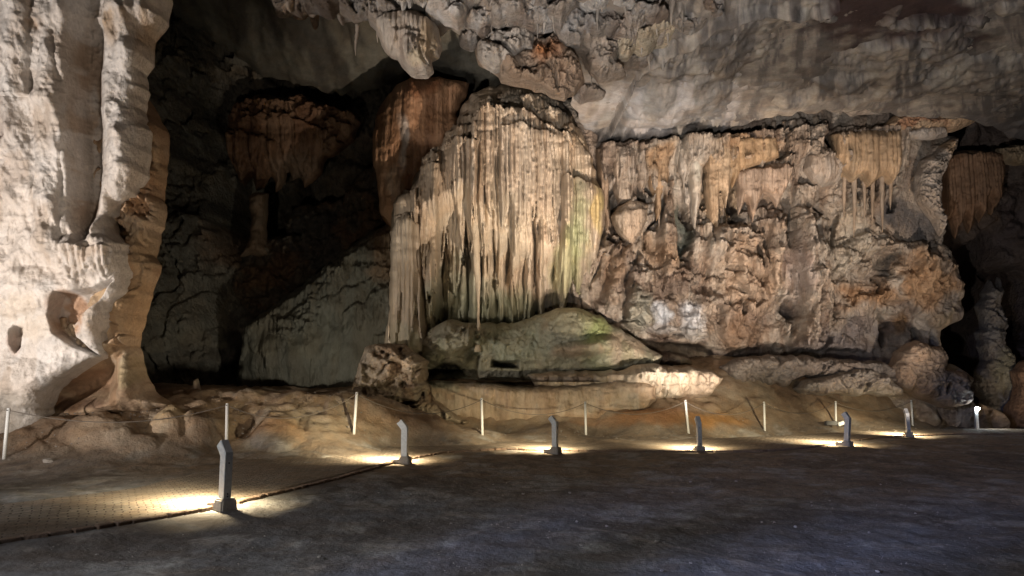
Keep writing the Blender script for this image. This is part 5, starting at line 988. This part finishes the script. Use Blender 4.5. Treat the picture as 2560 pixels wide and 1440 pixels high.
# ================================================================== BOLLARDS
PROFILE = 0.10
def bollard_meshes(parent):
    """post bent at the top towards local -X; base block with a low toe"""
    bm = bmesh.new(); w = .062; d = .052; H1 = .69; H = .175
    # centre line: straight then 40 degree bend
    secs = [(0, .14), (0, H1), (-math.sin(R(40)) * H, H1 + math.cos(R(40)) * H)]
    bis = R(20); rows = []
    for i, (x, z) in enumerate(secs):
        a = 0 if i == 0 else (bis if i == 1 else R(40)); k = w / math.cos(bis) if i == 1 else w
        ax = Vector((math.cos(a), 0, math.sin(a)))
        rows.append([bm.verts.new(Vector((x, 0, z)) + ax * sx * k + Vector((0, sy * d, 0))) for sx, sy in ((-1, -1), (1, -1), (1, 1), (-1, 1))])
    for a, b in zip(rows, rows[1:]):
        for i in range(4): bm.faces.new([a[i], a[(i + 1) % 4], b[(i + 1) % 4], b[i]])
    bm.faces.new(rows[0][::-1]); bm.faces.new(rows[-1])
    bmesh.ops.bevel(bm, geom=list(bm.edges), offset=.004, segments=2, affect='EDGES')
    from_bm('post', bm, M['steel'], parent)
    bm = bmesh.new(); r = bmesh.ops.create_cube(bm, size=1)['verts']
    for v in r:
        t = .80 if v.co.z > 0 else 1.0
        v.co = Vector((v.co.x * .24 * t + .02, v.co.y * .25 * t, .15 if v.co.z > 0 else -.12))
    bmesh.ops.bevel(bm, geom=list(bm.edges), offset=.018, segments=2, affect='EDGES')
    r = bmesh.ops.create_cube(bm, size=1)['verts']
    for v in r: v.co = Vector((v.co.x * .20 - .16, v.co.y * .17, (.10 if v.co.x > 0 else .075) if v.co.z > 0 else -.1))
    from_bm('base', bm, M['concrete'], parent)
    for z in (.58, .205, .175):
        bm = bmesh.new(); bmesh.ops.create_cone(bm, cap_ends=True, segments=12, radius1=.010, radius2=.010, depth=.006, matrix=Matrix.Translation((w + .002, 0, z)) @ Matrix.Rotation(R(90), 4, 'Y'))
        from_bm('bolt_hole', bm, M['black'], parent)
    bm = bmesh.new(); c = Vector((-.075, 0, H1 + .005)); bmesh.ops.create_cube(bm, size=1, matrix=Matrix.Translation(c + Vector((-.016, 0, -.0))) @ Matrix.Rotation(R(-40), 4, 'Y') @ Matrix.Diagonal((.006, .05, .06, 1)))
    from_bm('lamp_lens', bm, M['lens'], parent)
spec = [(560, 1276, (-.78, .62), 1.0, 0), (1011, 1160, (-.98, .19), 1.0, 0), (1388, 1133, (-.84, .54), .98, 0), (1749, 1130, (-.10, .99), .95, 0), (2117, 1116, (-.59, .81), 1.0, 6), (2272, 1092, (.14, .99), .97, -3)]
blab = ['nearest and tallest bent metal lamp bollard at the lower left', 'bent lamp bollard on the kerb corner left of the pool wall', 'bent lamp bollard below the middle of the long rimstone wall', 'dark upright lamp bollard below the orange stained bank', 'leaning lamp bollard on a square pale block near the floor lamp', 'farthest small dark lamp bollard near the right rock end']
proto = None
for i, ((px, py, dd, sc_, lean), lab) in enumerate(zip(spec, blab)):
    p = on_z(px, py, 0.02)
    if proto is None:
        o = empty('lamp_bollard', (0, 0, 0), lab, 'bollard', 'bent lamp bollards along the path'); bollard_meshes(o); proto = o
    else:
        o = proto.copy(); COL.objects.link(o)
        for ch in [c for c in proto.children]:
            c = ch.copy(); COL.objects.link(c); c.parent = o
        o['label'] = lab
    o.location = p; ang = math.atan2(dd[1], dd[0]) - math.pi
    o.rotation_euler = (0, R(lean), ang); o.scale = (sc_,) * 3
    q = on_z(*((455, 1249), (908, 1138), (1312, 1108), (1690, 1110), (2005, 1097), (2218, 1080))[i], 0.05)
    D = Vector((q.x - p.x, q.y - p.y, 0)).normalized(); L0 = p + D * .34 + Vector((0, 0, .62))
    spot('bollard_lamp', L0, p + (q - p) * 1.15, (420, 700, 560, 560, 760, 640)[i], (1.0, 0.85, 0.55), 84, 1.0, .03)
    spot('bollard_lamp', L0, L0 + (q - p) * .15 - Vector((0, 0, .7)), (380, 460, 460, 460, 560, 480)[i], (1.0, 0.82, 0.52), 150, 1.0, .03)

# ------------------------------------------------------------------ rope posts and ropes
posts = [(10, 1146, 22, 1020, 14.8), (566, 1118, 568, 1008, 16.6), (885, 1083, 892, 980, 18.0), (1206, 1088, 1204, 995, 20.2), (1465, 1088, 1463, 1004, 21.3), (1722, 1084, 1713, 1000, 22.0), (1912, 1078, 1910, 1004, 24.0), (2090, 1062, 2089, 1003, 26.0), (2282, 1066, 2278, 1000, 28.0)]
plab = ['leaning white rope post in front of the left pillar', 'white rope post standing behind the nearest bollard', 'white rope post on the bank left of the rock heap', 'pink tinged white rope post before the drip marked rimstone wall', 'white rope post between the middle two bollards', 'white rope post tilted left above the orange stained bank', 'upright white rope post on the bright edge right of the orange bank', 'short looking white rope post behind the grey floor lamp', 'white rope post beside the farthest bollard']
tops = []; pp = None
for i, ((bx_, by_, tx_, ty_, Y), lab) in enumerate(zip(posts, plab)):
    a = V(bx_, by_, Y); b = V(tx_, ty_, Y); d = b - a
    if pp is None:
        e = empty('rope_post', a, lab, 'post', 'white rope posts along the bank')
        bm = bmesh.new(); bmesh.ops.create_cone(bm, cap_ends=True, segments=16, radius1=.034, radius2=.034, depth=1.2, matrix=Matrix.Translation((0, 0, .4)))
        bmesh.ops.bevel(bm, geom=[q for q in bm.edges if abs(q.verts[0].co.z - 1) < .01 and abs(q.verts[1].co.z - 1) < .01], offset=.008, segments=2, affect='EDGES')
        from_bm('pole', bm, M['whitepost'], e, True)
        bm = bmesh.new(); bmesh.ops.create_cone(bm, cap_ends=True, segments=14, radius1=.012, radius2=.012, depth=.10, matrix=Matrix.Translation((0, 0, .955)) @ Matrix.Rotation(R(90), 4, 'Y'))
        from_bm('eyelet', bm, M['darkmetal'], e, True); pp = e; o = e
    else:
        o = pp.copy(); COL.objects.link(o)
        for ch in list(pp.children):
            c = ch.copy(); COL.objects.link(c); c.parent = o
        o['label'] = lab
    o.location = a; o.rotation_euler = d.to_track_quat('Z', 'Y').to_euler(); L = d.length; o.scale = (1.0, 1.0, L)
    tops.append(a + d * .955)
rlab = ['rope between the left pillar post and the post behind the nearest bollard', 'rope sagging over the bank above the yellow rock, ending left of the rock heap', 'rope sagging in front of the rock heap', 'rope hanging before the drip marked rimstone wall', 'rope sagging over the left part of the orange bank', 'rope above the orange stained bank to the upright post', 'rope from the upright post to the post behind the floor lamp', 'last rope, reaching the post beside the farthest bollard']
for i, (a, b) in enumerate(zip(tops, tops[1:])):
    pts = []; sag = (.30, .42, .42, .36, .34, .38, .36, .34)[i]
    for k in range(33):
        t = k / 32; p = a.lerp(b, t); p.z -= sag * 4 * t * (1 - t); pts.append(p)
    v, f = tube(pts, [.009] * 33, 6)
    o = link_mesh('rope', np.array([tuple(q) for q in v]), f, M['rope']); tag(o, rlab[i], 'rope', 'ropes strung between the white posts')

# ------------------------------------------------------------------ floor lamp and far lit post
p = V(2085, 1062, 25.2)
e = empty('floor_lamp', p, 'low grey floodlight box on the bank behind the leaning bollard', 'floodlight')
bm = bmesh.new(); bmesh.ops.create_cube(bm, size=1, matrix=Matrix.Translation((-.1, 0, .06)) @ Matrix.Diagonal((.38, .2, .13, 1))); bmesh.ops.bevel(bm, geom=list(bm.edges), offset=.02, segments=2, affect='EDGES'); from_bm('housing', bm, M['darkmetal'], e)
bm = bmesh.new(); bmesh.ops.create_cube(bm, size=1, matrix=Matrix.Translation((.2, -.02, .05)) @ Matrix.Rotation(R(-20), 4, 'Y') @ Matrix.Diagonal((.22, .2, .12, 1))); bmesh.ops.bevel(bm, geom=list(bm.edges), offset=.015, segments=2, affect='EDGES'); from_bm('lamp_head', bm, M['steel'], e)
p = on_z(2443, 1071, 0.02)
e = empty('lit_lamp_post', p, 'small post with a dazzling white lamp near the right edge', 'lamp post')
bm = bmesh.new(); bmesh.ops.create_cube(bm, size=1, matrix=Matrix.Translation((0, 0, .30)) @ Matrix.Diagonal((.11, .09, .72, 1))); bmesh.ops.bevel(bm, geom=list(bm.edges), offset=.006, segments=2, affect='EDGES'); from_bm('post', bm, M['steel'], e)
bm = bmesh.new(); bmesh.ops.create_cube(bm, size=1, matrix=Matrix.Translation((0, -.03, .70)) @ Matrix.Diagonal((.13, .14, .10, 1))); bmesh.ops.bevel(bm, geom=list(bm.edges), offset=.01, segments=2, affect='EDGES'); h = from_bm('lamp_head', bm, M['steel'], e)
bm = bmesh.new(); bmesh.ops.create_cube(bm, size=1, matrix=Matrix.Translation((0, -.108, .69)) @ Matrix.Diagonal((.13, .012, .10, 1))); l_ = from_bm('lamp_lens', bm, M['lens_white'], e)
spot('post_lamp', p + Vector((0, -.16, .68)), p + Vector((.8, -.9, 0)), 60, (1.0, .95, .85), 150, .8, .03)
spot('post_lamp', p + Vector((2.2, 0.3, .7)), p + Vector((2.4, 0.5, 0)), 60, (1.0, .95, .85), 130, .8, .03)

# pebbles on the bank foot and the near floor
rnd = random.Random(9)
def pebble(px, py, s, lab, z=None, col='concrete'):
    p = on_z(px, py, 0.0) if z is None else V(px, py, z)
    bm = bmesh.new(); bmesh.ops.create_icosphere(bm, subdivisions=2, radius=s)
    for v in bm.verts: v.co = Vector((v.co.x * 1.4, v.co.y, v.co.z * .65)) * rnd.uniform(.8, 1.15)
    o = from_bm('pebble', bm, M['concrete'], None, False); o.location = p; o.rotation_euler.z = rnd.uniform(0, 3); return o
tag(pebble(120, 1152, .085, '', 14.6), 'small pale stone on the sand below the left pillar', 'stone')
gp = 'pale pebbles scattered on the near floor'
for k in range(46):
    tag(pebble(rnd.uniform(200, 2500), rnd.uniform(1190, 1435), rnd.uniform(.008, .02), ''), 'tiny pale pebble lying on the near floor', 'pebble', gp)

def grit():
    rn = np.random.default_rng(5); vs, fs = [], []
    def put(x, y, z, r):
        b = len(vs)
        for d in ((1, 0, 0), (-1, 0, 0), (0, 1, 0), (0, -1, 0), (0, 0, .7), (0, 0, -.5)):
            k = r * rn.uniform(.6, 1.3); vs.append((x + d[0] * k, y + d[1] * k, z + d[2] * k))
        for f in ((0, 2, 4), (2, 1, 4), (1, 3, 4), (3, 0, 4), (2, 0, 5), (1, 2, 5), (3, 1, 5), (0, 3, 5)): fs.append(tuple(b + q for q in f))
    n = 5200; px = rn.uniform(-100, 2660, n); py = 1130 + 320 * rn.random(n) ** .7
    for a, b in zip(px, py):
        p = on_z(a, b, 0); q = float(ground(np.array([p.x]), np.array([p.y]))[0]); put(p.x, p.y, q + .008, float(rn.uniform(.002, .0065) * (1 + 1.2 * (rn.random() < .05)) * (p.y / 8) ** .6))
    for (x0, x1, y0, y1, m) in ((0, 2300, 1060, 1090, 500), (140, 420, 1010, 1120, 160), (560, 900, 990, 1100, 120)):
        for _ in range(m):
            a = rn.uniform(x0, x1); b = rn.uniform(y0, y1); p = on_z(a, max(b, 1068), 0.0)
            Y = 15.5 + (a / 2300) * 9 + rn.uniform(-1, 1.5); w = V(a, b, Y); z = float(ground(np.array([w.x]), np.array([w.y]))[0]); put(w.x, w.y, z + .02, float(rn.uniform(.01, .035)))
    o = link_mesh('grit', np.array(vs), fs, M['grit'], None, None, False); tag(o, 'loose grit and small stone chips strewn over the cave floor', None, None, None, 'stuff') if False else tag(o, 'loose grit and small stone chips strewn over the cave floor', 'grit', None, 'stuff')
M['grit'] = plain('stone_chips', (0.30, 0.27, 0.24), 0.9, 0, 0.3, 20)
grit()

# unseen stumps added beside the viewer to cast shadow bands on the near floor
for (x, y, r0, h) in ((-4.55, 0.75, .30, 2.78), (-3.55, 0.75, .22, 2.80), (-3.75, 1.75, .16, 2.6)):
    rn = random.Random(int(x * 10)); n = 22; pts = [Vector((x + .03 * math.sin(k), y, h * k / (n - 1) - .1)) for k in range(n)]
    rad = [r0 * (1.5 - .9 * k / (n - 1)) * rn.uniform(.85, 1.12) if k < n - 1 else .04 for k in range(n)]
    v, f = tube(pts, rad, 16, .15, 3); o = link_mesh('shadow_stump', np.array([tuple(q) for q in v]), f, M['flow'], None, np.zeros((len(v), 3)) + np.array((.4, .34, .28)))
    tag(o, 'unseen added stump that shades the near floor', None, None, 'structure')
